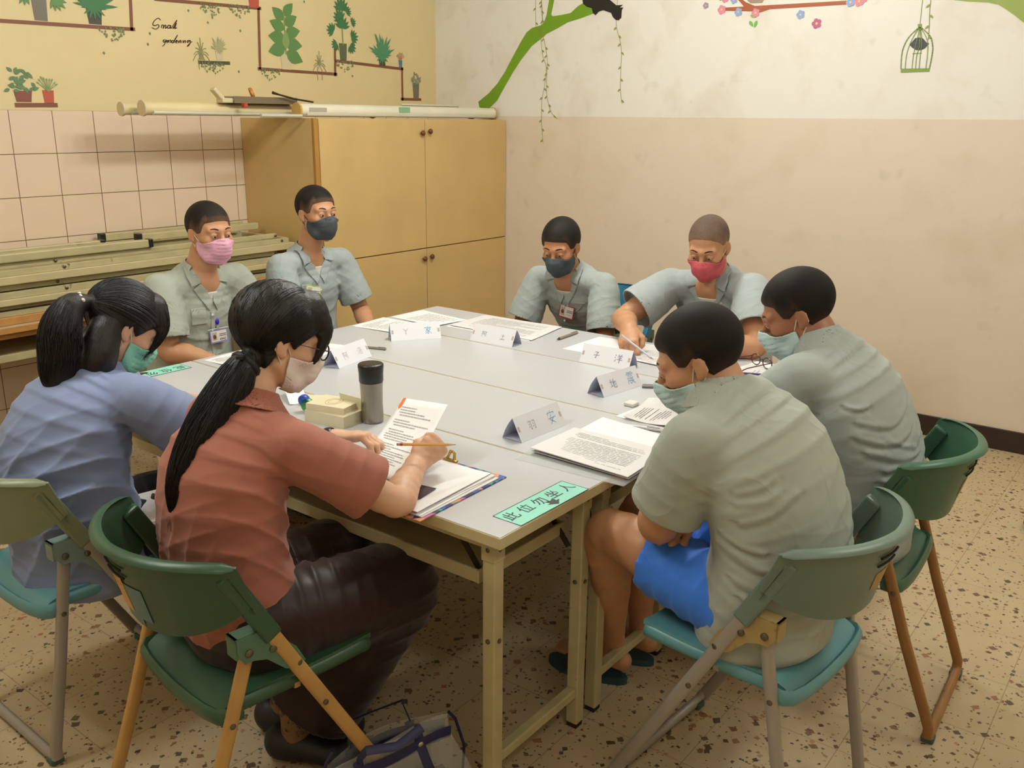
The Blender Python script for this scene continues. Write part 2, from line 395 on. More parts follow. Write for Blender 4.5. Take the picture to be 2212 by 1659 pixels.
folded((1.93, 3.04, .7225), 'folded table with orange wooden edge, lowest of the pile by the tiles', oak, .036, .052, 'folded tables piled by the wall')
folded((1.93, 3.025, .8110), 'folded cream table, second from the bottom of the pile by the tiles', edgem, .028, .064, 'folded tables piled by the wall')
folded((1.93, 3.02, .9035), 'folded cream table on top of the pile, its legs and black caps showing', edgem, .036, .058, 'folded tables piled by the wall', True)

# ------------------------------------------------------------------ rolled projection screens and scraps on the cabinet
def screen(y, xa, xb, z, r, label, m, capm):
    z = z+r*.13; t = thing('projection_screen', label, 'projection screen', (xa, y, z), 0, None)
    L = xb-xa
    MB().tube([(0, 0, r), (L, 0, r)], r, 8, side=(0, math.cos(.39), math.sin(.39)), power=2).build('case', m, t)
    MB().tube([(.03, -r*.82, .014), (L-.02, -r*.82, .014)], .011, 10).build('bottom_bar', P('silver_bar', '#cfcbb8', .3, .3), t)
    for x, s in ((0, -1), (L, 1)): MB().tube([(x, 0, r), (x+.012*s, 0, r)], r*1.12, 12).build('end_cap', capm, t)
    return t
white = P('screen_white', '#ded9c4', .4, var=.05, vscale=8, dirt=('#a3946e', 12, .66)); capy = P('aged_plastic', '#c9a660', .5, var=.1); capw = P('cream_plastic', '#cfc09a', .5)
s1 = screen(2.93, 1.93, 3.60, 1.618, .036, 'rolled white projection screen with a yellowed end cap on the cabinet edge', white, capy)
MB().box((.05, -.0375, .03), (.17, -.0355, .05)).build('label', P('label_grey', '#a8a392', .6), s1)
s2 = screen(3.06, 1.10, 2.6, 1.618, .034, 'long cream projection screen sticking out left from the cabinet top', P('screen_cream', '#d6c596', .5, var=.05), capw)
s3 = screen(3.16, 1.05, 2.7, 1.618, .030, 'thin cream projection screen at the back of the cabinet top', P('screen_cream', '#d6c596'), capw)
def simple(name, label, cat, mb, mat, group=None, loc=None):
    o = mb.build(name, mat); return tag(o, label, cat, group)
gm = P('grey_channel', '#7a6a52', .45, .3)
simple('metal_channel', 'brown-grey metal channel lying over the screens on the cabinet', 'metal channel', MB().box((1.56, 2.98, 1.688), (1.97, 3.06, 1.70)).box((1.56, 2.98, 1.70), (1.97, 2.984, 1.722)).box((1.56, 3.056, 1.70), (1.97, 3.06, 1.722)), gm)
simple('plastic_bracket', 'cream angled plastic bracket standing on the screen above the tiles', 'bracket', MB().box((1.50, 2.99, 1.688), (1.60, 3.05, 1.712), .006).bar((1.52, 3.02, 1.70), (1.465, 3.02, 1.757), .04, .022, bev=.006), P('cream_plastic', '#cfc09a', .5))
simple('red_clip', 'small red clip on the end of the metal channel', 'clip', MB().box((1.60, 2.95, 1.668), (1.622, 2.98, 1.687), .003), P('red_plastic', '#b03a26', .5))
simple('orange_cap', 'round orange-brown cap leaning on the metal channel', 'cap', MB().lathe([(.001, 0), (.030, .002), (.030, .012), (.027, .016), (.001, .016)], 20, (1.70, 3.03, 1.737), (.78, -.42, .32)), P('orange_cap', '#b8702f', .5))
simple('hooked_rod', 'dark hooked metal rod poking up from the cabinet top', 'rod', MB().tube([(1.79, 2.96, 1.745), (1.83, 2.955, 1.735), (1.93, 2.95, 1.715), (2.05, 2.945, 1.702)], [.008, .005, .005, .005], 8), darkm)
simple('silver_tube', 'short silver tube lying at the front of the cabinet screens', 'tube', MB().tube([(1.66, 2.9, 1.628), (1.915, 2.885, 1.628)], .010, 10), P('silver_bar', '#cfcbb8', .3, .3))
simple('green_tape', 'piece of green tape stuck on the white projection screen', 'tape', MB().box((2.67, 2.892, 1.655), (2.76, 2.897, 1.685)), P('green_tape', '#7fb083', .4))
simple('wood_scrap', 'small pale wooden knob at the right end of the cabinet top', 'wood scrap', MB().lathe([(.001, 0), (.012, .0), (.012, .05), (.001, .05)], 10, (3.44, 3.0, 1.632), (1, .1, 0)), P('pale_wood', '#b99a70', .6))
simple('aluminium_rod', 'thin grey rod with black ends lying behind the white screen', 'rod', MB().tube([(2.75, 2.956, 1.7005), (3.28, 2.956, 1.7005)], .008, 8), P('silver_bar', '#cfcbb8', .3, .3))

# ------------------------------------------------------------------ stickers on the walls
DEC = {
'branch':[(3.082,1.734),(3.07,1.699),(3.033,1.689),(2.982,1.692),(2.913,1.744),(2.85,1.831),(2.78,1.923),(2.712,2.0),(2.627,2.081),(2.553,2.122),(2.512,2.149),(2.431,2.177),(2.351,2.21),(2.25,2.229),(2.15,2.254),(2.159,2.281),(2.172,2.324),(2.237,2.316),(2.276,2.3),(2.329,2.264),(2.401,2.256),(2.465,2.253),(2.478,2.263),(2.449,2.384),(2.489,2.387),(2.515,2.259),(2.538,2.213),(2.563,2.202),(2.63,2.19),(2.671,2.166),(2.713,2.116),(2.773,2.034),(2.851,1.924),(2.914,1.852),(2.986,1.792)],
'cat':[(2.255,2.371),(2.242,2.334),(2.237,2.313),(2.209,2.293),(2.171,2.282),(2.162,2.254),(2.142,2.24),(2.12,2.26),(2.087,2.266),(2.03,2.247),(2.017,2.223),(1.998,2.207),(1.976,2.203),(1.958,2.216),(1.956,2.26),(1.946,2.273),(1.972,2.274),(1.949,2.288),(1.995,2.288),(2.025,2.309),(2.063,2.335),(2.087,2.36)],
'v1':[(2.603,2.395),(2.6,2.263),(2.596,2.159)],
'v2':[(2.551,2.391),(2.557,2.317),(2.543,2.229),(2.537,2.147),(2.518,2.07),(2.501,1.994),(2.502,1.91),(2.503,1.8),(2.484,1.716),(2.458,1.663),(2.411,1.628)],
'v3':[(2.567,2.392),(2.546,2.279),(2.555,2.135),(2.538,2.02),(2.509,1.949),(2.517,1.846),(2.536,1.762),(2.54,1.65),(2.535,1.564),(2.521,1.47)],
'v4':[(1.987,2.353),(1.993,2.248),(1.989,2.165),(1.963,2.092),(1.947,2.02),(1.946,1.899),(1.944,1.807),(1.929,1.721)],
'bbranch':[(1.283,2.233),(1.173,2.232),(1.199,2.259),(1.225,2.281),(1.201,2.28),(1.161,2.253),(1.108,2.231),(0.608,2.226),(0.605,2.207),(1.019,2.209),(1.077,2.195),(1.092,2.202),(1.186,2.209),(1.281,2.216)],
'flowers':[(1.403,2.251),(1.303,2.223),(1.202,2.205),(1.1,2.195),(0.845,2.172),(0.753,2.123),(0.586,2.217),(0.542,2.219),(1.233,2.27),(1.287,2.281),(0.523,2.232)],
'gleaves':[(1.319,2.269),(1.297,2.266),(1.13,2.184),(1.134,2.155),(1.09,2.156)],
'owl':[(1.155,2.289),(1.153,2.26),(1.133,2.247),(1.068,2.245),(1.058,2.259),(1.061,2.283)],
'cagebase':[(0.296,1.886),(0.159,1.885),(0.157,1.869),(0.294,1.867)],
'cageknob':[(0.241,2.094),(0.222,2.095),(0.22,2.076),(0.238,2.077)],
'rib0':[(0.233,2.079),(0.276,2.034),(0.299,1.971),(0.296,1.886)],
'rib1':[(0.231,2.079),(0.26,2.022),(0.276,1.955),(0.275,1.885)],
'rib2':[(0.23,2.079),(0.234,2.029),(0.243,1.954),(0.242,1.886)],
'rib3':[(0.229,2.079),(0.219,1.998),(0.227,1.946),(0.225,1.885)],
'rib4':[(0.227,2.079),(0.211,2.013),(0.21,1.945),(0.208,1.885)],
'rib5':[(0.227,2.079),(0.187,2.019),(0.177,1.952),(0.176,1.884)],
'rib6':[(0.225,2.079),(0.177,2.037),(0.157,1.988),(0.155,1.944),(0.159,1.884)],
'perch':[(0.247,1.956),(0.206,1.957)],
'bird':[(0.268,1.998),(0.257,2.013),(0.245,2.029),(0.227,2.032),(0.207,2.026),(0.188,2.006),(0.176,2.0),(0.183,1.991),(0.193,1.979),(0.211,1.971),(0.234,1.973),(0.253,1.984)],
'hang':[(0.233,2.228),(0.232,2.162),(0.231,2.094)],
'hvine':[(0.194,2.225),(0.193,2.159),(0.186,2.086),(0.182,2.019)],
'bigleaf':[(0.147,2.243),(0.083,2.195),(0.024,2.185),(-0.061,2.176),(-0.111,2.163),(-0.148,2.14),(-0.186,2.113),(-0.233,2.076),(-0.284,2.035),(-0.257,2.215)],
'bd1':[(0.634,2.033),(1.339,2.047)],
'bd2':[(1.326,2.046),(1.338,2.231)],
'bd3':[(1.475,2.205),(2.143,2.221)],
'bd4':[(2.13,2.224),(2.114,1.895)],
'bd5':[(2.103,1.89),(2.703,1.885)],
'bd6':[(2.691,1.878),(2.7,2.08)],
'bd7':[(2.703,1.965),(3.3,1.943)],
'bd8':[(3.294,1.947),(3.292,1.743)],
'bd9':[(3.282,1.747),(3.473,1.748)],
'bd10':[(0.696,1.664),(0.886,1.667)],
'bd11':[(1.708,1.906),(1.902,1.911)],
'pots':[(0.865,2.05),(1.133,2.055),(0.734,1.679),(0.854,1.677),(1.724,1.919),(1.842,1.925),(2.309,1.895),(2.564,1.895),(2.1,2.221)],
'pots2':[(2.765,1.972),(3.108,1.954),(3.28,1.954),(3.428,1.758)],
'ivy':[(1.216,2.038),(1.811,2.202),(1.994,2.215),(1.792,1.9),(2.188,1.885)],
'ivy2':[(2.775,1.961)],
'hearts':[(1.16,1.922),(1.425,2.033),(1.408,1.979),(1.667,2.166),(1.783,2.115),(1.993,2.089),(1.963,1.868),(2.468,2.288),(2.837,1.879)],
'txt0':[(1.495,2.105),(1.483,2.113),(1.459,2.098),(1.448,2.078),(1.461,2.075),(1.479,2.081),(1.482,2.07),(1.463,2.058),(1.441,2.063)],
'txt1':[(1.496,2.067),(1.501,2.08),(1.51,2.079),(1.507,2.065),(1.517,2.08),(1.524,2.08),(1.52,2.066),(1.533,2.076)],
'txt2':[(1.55,2.082),(1.538,2.082),(1.532,2.07),(1.543,2.069),(1.552,2.083),(1.55,2.069),(1.558,2.073)],
'txt3':[(1.558,2.073),(1.586,2.106),(1.591,2.109),(1.575,2.084),(1.564,2.069),(1.571,2.073)],
'txt4':[(1.571,2.073),(1.588,2.097),(1.579,2.077),(1.576,2.069),(1.588,2.074)],
'txt5':[(1.509,2.008),(1.5,2.004),(1.501,1.997),(1.512,2.0),(1.518,2.009),(1.507,1.987),(1.493,1.975)],
'txt6':[(1.53,2.006),(1.521,2.003),(1.522,1.995),(1.534,2.007),(1.533,1.996)],
'txt7':[(1.54,2.009),(1.546,2.007),(1.543,1.996)],
'txt8':[(1.562,2.008),(1.551,2.005),(1.552,1.996),(1.564,2.004),(1.588,2.037),(1.567,2.009),(1.565,1.998)],
'txt9':[(1.573,2.003),(1.583,2.007),(1.579,2.01),(1.573,2.001),(1.581,1.997)],
'txt10':[(1.59,2.01),(1.589,1.999),(1.6,2.01),(1.603,2.01),(1.6,1.999)],
'txt11':[(1.611,2.011),(1.608,2.0)],
'txt12':[(1.62,2.012),(1.619,2.001),(1.628,2.011),(1.634,2.011),(1.631,2.001)],
'txt13':[(1.659,2.015),(1.645,2.012),(1.646,2.004),(1.664,2.015),(1.656,1.993),(1.642,1.984),(1.655,1.997),(1.674,2.011)],
}
MR = frameM((x1-.0012, 0, 0), (0, 1, 0), (0, 0, 1), (-1, 0, 0))    # (y, z) -> right wall ; prism height goes into the room
ML = frameM((0, y1-.0012, 0), (1, 0, 0), (0, 0, 1), (0, -1, 0))    # (x, z) -> back wall
def wprism(mb, M, poly, lay=0, h=.0008): return mb.prism(poly, h, M, z0=lay*.0009)
def wline(mb, M, pts, wd, lay=0):
    vs, fs = ribbon(pts, wd); a = [tuple(M @ Vector((p[0], p[1], lay*.0009+.0008))) for p in vs]; mb.add(a, fs); return mb
def leaf2(c, L, ang, wd=.4, n=6):
    pts = [(L*t, wd*L*math.sin(math.pi*t**.8)*.5) for t in np.linspace(0, 1, n)]; pts += [(x, -y) for x, y in pts[::-1][1:-1]]
    ca, sa = math.cos(ang), math.sin(ang); return [(c[0]+x*ca-y*sa, c[1]+x*sa+y*ca) for x, y in pts]
G = lambda n, c: P(n, c, .55)
gr1, gr2, gr3 = G('sticker_green', '#5c8548'), G('sticker_light_green', '#7f9a5c'), G('sticker_deep_green', '#3a7144')
brd = G('sticker_brown', '#7c4a34'); ivyc = G('sticker_ivy', '#6f7e55')
def wsticker(name, label, cat, group=None): return thing(name, label, cat, (0, 0, 0), 0, group)
def wp(t, pname, M, polys, mat, lay=0, kind=None):
    mb = MB()
    for i, p in enumerate(polys): wprism(mb, M, p, lay+(i % 40)*.06)
    o = mb.build(pname, mat, t)
    if kind: o['kind'] = kind
    return o
# painted shelf line
t = wsticker('shelf_sticker', 'stepped brown shelf line stuck along the cream wall above the tiles', 'wall sticker')
for k in range(1, 10):
    mb = MB(); wline(mb, ML, DEC['bd%d' % k], .017, 0); mb.build('shelf_board', brd, t)
t = wsticker('shelf_sticker', 'short brown shelf sticker under the two small pots at far left', 'wall sticker'); mb = MB(); wline(mb, ML, DEC['bd10'], .02); mb.build('shelf_board', brd, t)
t = wsticker('shelf_sticker', 'short dark shelf sticker under the two pale plants', 'wall sticker'); mb = MB(); wline(mb, ML, DEC['bd11'], .018); mb.build('shelf_board', G('sticker_dark', '#4d4b33'), t)
def pot(c, w_, h_, tp=.8): x, z = c; return [(x-w_*tp/2, z), (x+w_*tp/2, z), (x+w_/2, z+h_), (x-w_/2, z+h_)]
rnd = random.Random(5)
def plant(label, c, pw, ph, pc, kind, size, lc, seed=1, tp=.8):
    t = wsticker('plant_sticker', label, 'wall sticker', 'potted plant stickers on the cream wall'); r = random.Random(seed)
    wp(t, 'pot', ML, [pot(c, pw, ph, tp)], pc, 1)
    top = (c[0], c[1]+ph*.9); P1 = []; P2 = []
    if kind == 'broad':
        for k in range(9):
            zz = top[1]+size*(.05+.75*(k/8)); s = -1 if k % 2 else 1; P1.append(leaf2((c[0], zz), size*.50*(1-.25*k/8), math.pi/2-s*(1.95-.15*k), .62))
        P2.append(leaf2((c[0], top[1]+size*.1), size*.4, math.pi*.48, .5)); P2.append([(c[0]-.004, top[1]), (c[0]+.004, top[1]), (c[0]+.003, top[1]+size*.85), (c[0]-.003, top[1]+size*.85)])
    elif kind == 'monstera':
        for (dx, dz, sc, a) in ((0, .82, .36, 1.6), (.16, .78, .2, .7), (-.3, .3, .26, 2.6), (.3, .2, .26, .2), (0, .4, .34, 1.5), (.24, .0, .24, -.7), (-.2, .02, .22, 3.7), (.32, .55, .18, .4), (-.05, .6, .3, 2.1)):
            cx, cz = c[0]+dx*size, top[1]+dz*size
            for j in range(7):
                aa = a+(j-3)*.42; P1.append(leaf2((cx, cz), size*sc*.95*(1-.06*abs(j-3)), aa, .30, 5))
        P2.append([(c[0]-.004, top[1]), (c[0]+.004, top[1]), (c[0]+.004, top[1]+size*.7), (c[0]-.004, top[1]+size*.7)])
    elif kind == 'spiky':
        for j in range(19): aa = math.pi*(.02+.96*j/18); P1.append(leaf2((c[0]+r.uniform(-.01, .01), top[1]+size*.12), size*r.uniform(.55, .95)*(.75+.3*math.sin(aa)), aa, .16, 5))
        for j in range(7): P1.append(leaf2((c[0], top[1]+size*.12), size*.4, math.pi*(1.05+.9*j/6), .2, 5))
    elif kind == 'spider':
        for j in range(9):
            aa = math.pi*(.08+.84*j/8); p = [(c[0], top[1])]
            for q in range(1, 6): p.append((c[0]+math.cos(aa)*size*.5*q/5, top[1]+math.sin(aa)*size*.75*q/5-(q/5)**2.2*size*.55*abs(math.cos(aa))))
            vs, fs = ribbon(p, .0035); P1 += [[tuple(vs[i]) for i in f] for f in fs]
        for j in (-1, 1):
            vs, fs = ribbon([(c[0], top[1]), (c[0]+.02*j, top[1]-.03), (c[0]+.018*j, c[1]-.05)], .003); P1 += [[tuple(vs[i]) for i in f] for f in fs]
    elif kind == 'bush':
        for j in range(34):
            a, q = r.uniform(0, math.pi), r.random()**.5; P1.append(leaf2((c[0]+math.cos(a)*size*.42*q, top[1]+math.sin(a)*size*.8*q), size*.2, r.uniform(0, 6.28), .55, 5))
    elif kind == 'thin':
        for j in range(9):
            a = math.pi*(.2+.6*j/8); e = (c[0]+math.cos(a)*size*.6, top[1]+math.sin(a)*size*.8*r.uniform(.7, 1)); vs, fs = ribbon([(c[0], top[1]), e], .0025); P1 += [[tuple(vs[i]) for i in f] for f in fs]; P1.append(leaf2(e, size*.2, a, .5, 4))
    P1 = [p for p in P1]
    if P1: wp(t, 'leaves', ML, P1, lc, 2)
    if P2: wp(t, 'stem', ML, P2, gr2, 3)
    return t
PT, PT2 = DEC['pots'], DEC['pots2']
terra, clay, greyp, whp, darkp = G('pot_terracotta', '#b5523c'), G('pot_brown', '#84483a'), G('pot_grey', '#6f6a5c'), G('pot_white', '#cdbf9c'), G('pot_dark', '#45443a')
plant('monstera sticker in a grey pot, cut by the top left of the photo', PT[0], .075, .12, greyp, 'monstera', .3, gr1, 1)
plant('spiky plant sticker in a dark pot on the top left shelf', PT[1], .08, .07, darkp, 'spiky', .17, gr3, 2)
plant('bushy jade plant sticker in a brown pot at far left above the tiles', PT[2], .085, .05, clay, 'bush', .15, G('sticker_sage', '#5d7f57'), 3)
plant('small sprouting plant sticker in a bright terracotta pot', PT[3], .055, .058, terra, 'thin', .08, gr2, 4)
plant('trailing spider plant sticker with a tiny pot on the dark shelf', PT[4], .03, .035, G('pot_olive', '#8d8a60'), 'spider', .11, G('sticker_olive', '#8b8a5c'), 5)
plant('pale aloe sticker in a white pot on the dark shelf', PT[5], .05, .055, whp, 'spiky', .075, G('sticker_pale', '#a5a274'), 6)
plant('tall broad-leaved plant sticker in a pale pot', PT[6], .085, .095, whp, 'broad', .27, gr1, 7)
plant('spider plant sticker with a tiny white pot beside the broad-leaved plant', PT[7], .03, .04, whp, 'spider', .11, G('sticker_olive', '#8b8a5c'), 8)
plant('terracotta pot sticker with leaves cut by the top of the photo', PT[8], .08, .1, terra, 'bush', .16, gr1, 12)
plant('large monstera sticker in a grey-green pot', PT2[0], .065, .1, G('pot_greygreen', '#5a6148'), 'monstera', .25, gr3, 9)
plant('spiky green agave sticker in a brown pot', PT2[1], .065, .05, darkp, 'spiky', .16, G('sticker_bluegreen', '#4d8a60'), 10)
plant('tiny pink-flowered plant sticker in a blue pot', PT2[2], .036, .045, G('pot_blue', '#4b7f92'), 'thin', .06, G('sticker_pinkbrown', '#b9826b'), 11)
plant('drooping grey-green plant sticker in a tall grey jug near the corner', PT2[3], .065, .1, greyp, 'bush', .11, G('sticker_greygreen', '#8b8e70'), 13)
for k, c in enumerate(DEC['ivy']+DEC['ivy2']):
    t = wsticker('ivy_sticker', 'hanging ivy sticker %s' % ['under the left end shelf', 'left of two under the top middle shelf', 'right of two under the top middle shelf', 'under the dark short shelf', 'under the shelf of the broad-leaved plant', 'under the shelf of the large monstera'][k], 'wall sticker', 'ivy stickers')
    r = random.Random(k); pl = []
    for j in range(46):
        dx = r.uniform(-.07, .07); dz = .012-r.random()**1.5*(.07-abs(dx)*.6); pl.append(leaf2((c[0]+dx, c[1]+dz), .011, r.uniform(3.6, 5.8), .8, 4))
    o = wp(t, 'ivy_leaves', ML, pl, ivyc, 2, 'stuff')
for k, c in enumerate(DEC['hearts']):
    mb = MB(); wprism(mb, ML, leaf2((c[0], c[1]+.008), .016, -1.4, .8, 5), 0)
    tag(mb.build('leaf_sticker', ivyc), 'tiny leaf sticker '+['below the ivy of the top left shelf', 'left of the handwritten word Small', 'left of the handwritten word gardening', 'above the word Small, near the top', 'right of the word Small', 'above the pale aloe, left of the brown upright', 'right of the dark short shelf', 'at the top edge above the broad-leaved plant', 'below the shelf of the large monstera'][k], 'wall sticker', 'tiny leaf stickers')
t = wsticker('lettering_sticker', 'brown handwritten words Small gardening stuck on the cream wall', 'wall lettering')
mb = MB(); mb2 = MB()
for k in range(14):
    p = smooth2(DEC['txt%d' % k], 4); wline(mb if k < 5 else mb2, ML, p, .0042, 0)
mb.build('word', brd, t); mb2.build('word', brd, t)
# right wall: branch, cat, vines
limeg = P('sticker_lime', '#6f9a1e', .5, var=.08, vscale=2); blk = G('sticker_black', '#1d1614'); ving = G('sticker_vine', '#8e9448')
t = wsticker('branch_sticker', 'big bright green branch sticker rising from the cabinet corner', 'wall sticker'); wp(t, 'branch', MR, [DEC['branch']], limeg, 0)
tag(wprism(MB(), MR, DEC['cat'], 2).build('cat_sticker', blk), 'black crouching cat silhouette sticker at the top edge', 'wall sticker')
def vine(pts, t, seed):
    r = random.Random(seed); sp = smooth2(pts, 6); mb = MB(); wline(mb, MR, sp, .0028, 1); mb.build('stem', ving, t); pl = []
    for i in range(4, len(sp)-1, 4):
        s = 1 if (i//4) % 2 else -1; pl.append(leaf2(sp[i], .026, -math.pi/2+s*.85, .42, 5))
    wp(t, 'vine_leaves', MR, pl, ving, 1)
for k, nm in enumerate(('v1', 'v2', 'v3', 'v4')):
    t = wsticker('vine_sticker', ['short plain vine sticker left of the green branch fork', 'leafy vine sticker ending in a curl right of the cabinet', 'longest leafy vine sticker hanging across the paint line', 'leafy vine sticker hanging below the cat'][k], 'wall sticker', 'vine stickers'); vine(DEC[nm], t, k)
t = wsticker('blossom_branch_sticker', 'reddish-brown blossom branch sticker at the top of the white wall', 'wall sticker'); wp(t, 'branch', MR, [DEC['bbranch']], G('sticker_rust', '#a4552f'), 0)
wp(t, 'branch_leaves', MR, [leaf2(c, .04, a, .45) for c, a in zip(DEC['gleaves'], (2., 1.2, 3.4, 4.0, 5.0))], G('sticker_fresh', '#6fae45'), 1)
tag(wprism(MB(), MR, DEC['owl'], 2).build('bird_sticker', G('sticker_taupe', '#9c8574')), 'greyish owl sticker base sitting on the blossom branch, cut by the photo', 'wall sticker')
pk, bl, pu, mg, yl = G('petal_pink', '#d9879a'), G('petal_blue', '#8fa3cf'), G('petal_mauve', '#9a8aa0'), G('petal_magenta', '#b85f86'), G('flower_heart', '#e6c27a')
fl = [(pu, .018), (pk, .026), (bl, .024), (pk, .025), (bl, .024), (mg, .027), (bl, .024), (pk, .027), (bl, .022), (pk, .024), (pk, .024)]
for k, (c, (m_, rr)) in enumerate(zip(DEC['flowers'], fl)):
    t = wsticker('flower_sticker', ['mauve blossom sticker left of the rust branch', 'pink blossom sticker at the left tip of the rust branch', 'blue blossom sticker just right of the leftmost pink one', 'pink blossom sticker with leaves under the rust branch', 'blue blossom sticker floating below the branch', 'magenta blossom sticker, lowest of all', 'blue blossom sticker at the right end of the branch', 'large pink blossom sticker at the right end of the branch', 'blue blossom sticker above the left fork, cut by the photo', 'pink blossom sticker at the top left, cut by the photo', 'pink blossom sticker farthest right by the branch end, cut by the photo'][k], 'wall sticker', 'blossom stickers')
    wp(t, 'petals', MR, [[(c[0]+math.cos(a)*rr*.55+math.cos(b)*rr*.45, c[1]+math.sin(a)*rr*.55+math.sin(b)*rr*.45) for b in np.linspace(0, 6.28, 9)[:-1]] for a in np.linspace(0, 6.28, 6)[:-1]], m_, 2)
    wp(t, 'flower_centre', MR, [[(c[0]+math.cos(b)*rr*.25, c[1]+math.sin(b)*rr*.25) for b in np.linspace(0, 6.28, 9)[:-1]]], yl, 3)
cg = G('sticker_cage_green', '#7d9440')
t = wsticker('birdcage_sticker', 'green birdcage sticker with a dark bird hanging on the white wall', 'wall sticker')
wp(t, 'cage_base', MR, [DEC['cagebase']], cg, 1); wp(t, 'cage_top', MR, [DEC['cageknob']], cg, 1); mb = MB()
for k in range(7): wline(mb, MR, smooth2(DEC['rib%d' % k], 4), .0045 if k in (0, 6) else .003, 2)
mb.build('cage_bars', cg, t); mb = MB(); wline(mb, MR, DEC['hang'], .003, 0); wline(mb, MR, DEC['perch'], .004, 0); mb.build('cord', cg, t)
wp(t, 'bird', MR, [DEC['bird']], G('sticker_slate', '#3c3b3f'), 0)
t = wsticker('vine_sticker', 'leafy vine sticker hanging beside the birdcage', 'wall sticker', 'vine stickers'); vine(DEC['hvine'], t, 8)
t = wsticker('branch_sticker', 'broad olive-green branch sticker in the top right corner', 'wall sticker'); wp(t, 'branch', MR, [DEC['bigleaf']], G('sticker_mossy', '#92a352'), 0)

# ------------------------------------------------------------------ folding chairs (facing local +y, seat centre over the origin)
def plast(name, c, r=.38): return P(name, c, r, var=.05, vscale=7, bump=.06, bscale=300, bdist=.0006)
def shell(mb, fn, nu, nv, th):      # closed shell from a mid-surface function
    Pm = np.array([[fn(u, v) for v in np.linspace(0, 1, nv+1)] for u in np.linspace(-1, 1, nu+1)])
    du = np.gradient(Pm, axis=0); dv = np.gradient(Pm, axis=1); n = np.cross(du, dv); n /= np.maximum(1e-9, np.linalg.norm(n, axis=2, keepdims=True))
    A = (Pm+n*th/2).reshape(-1, 3); B = (Pm-n*th/2).reshape(-1, 3); N = len(A); I = lambda i, j: i*(nv+1)+j; fs = []
    for i in range(nu):
        for j in range(nv):
            fs.append((I(i, j), I(i+1, j), I(i+1, j+1), I(i, j+1))); fs.append((N+I(i, j), N+I(i, j+1), N+I(i+1, j+1), N+I(i+1, j)))
    for i in range(nu): fs.append((I(i, 0), N+I(i, 0), N+I(i+1, 0), I(i+1, 0))); fs.append((I(i, nv), I(i+1, nv), N+I(i+1, nv), N+I(i, nv)))
    for j in range(nv): fs.append((I(0, j), I(0, j+1), N+I(0, j+1), N+I(0, j))); fs.append((I(nu, j), N+I(nu, j), N+I(nu, j+1), I(nu, j+1)))
    mb.add(list(A)+list(B), fs, True); return mb
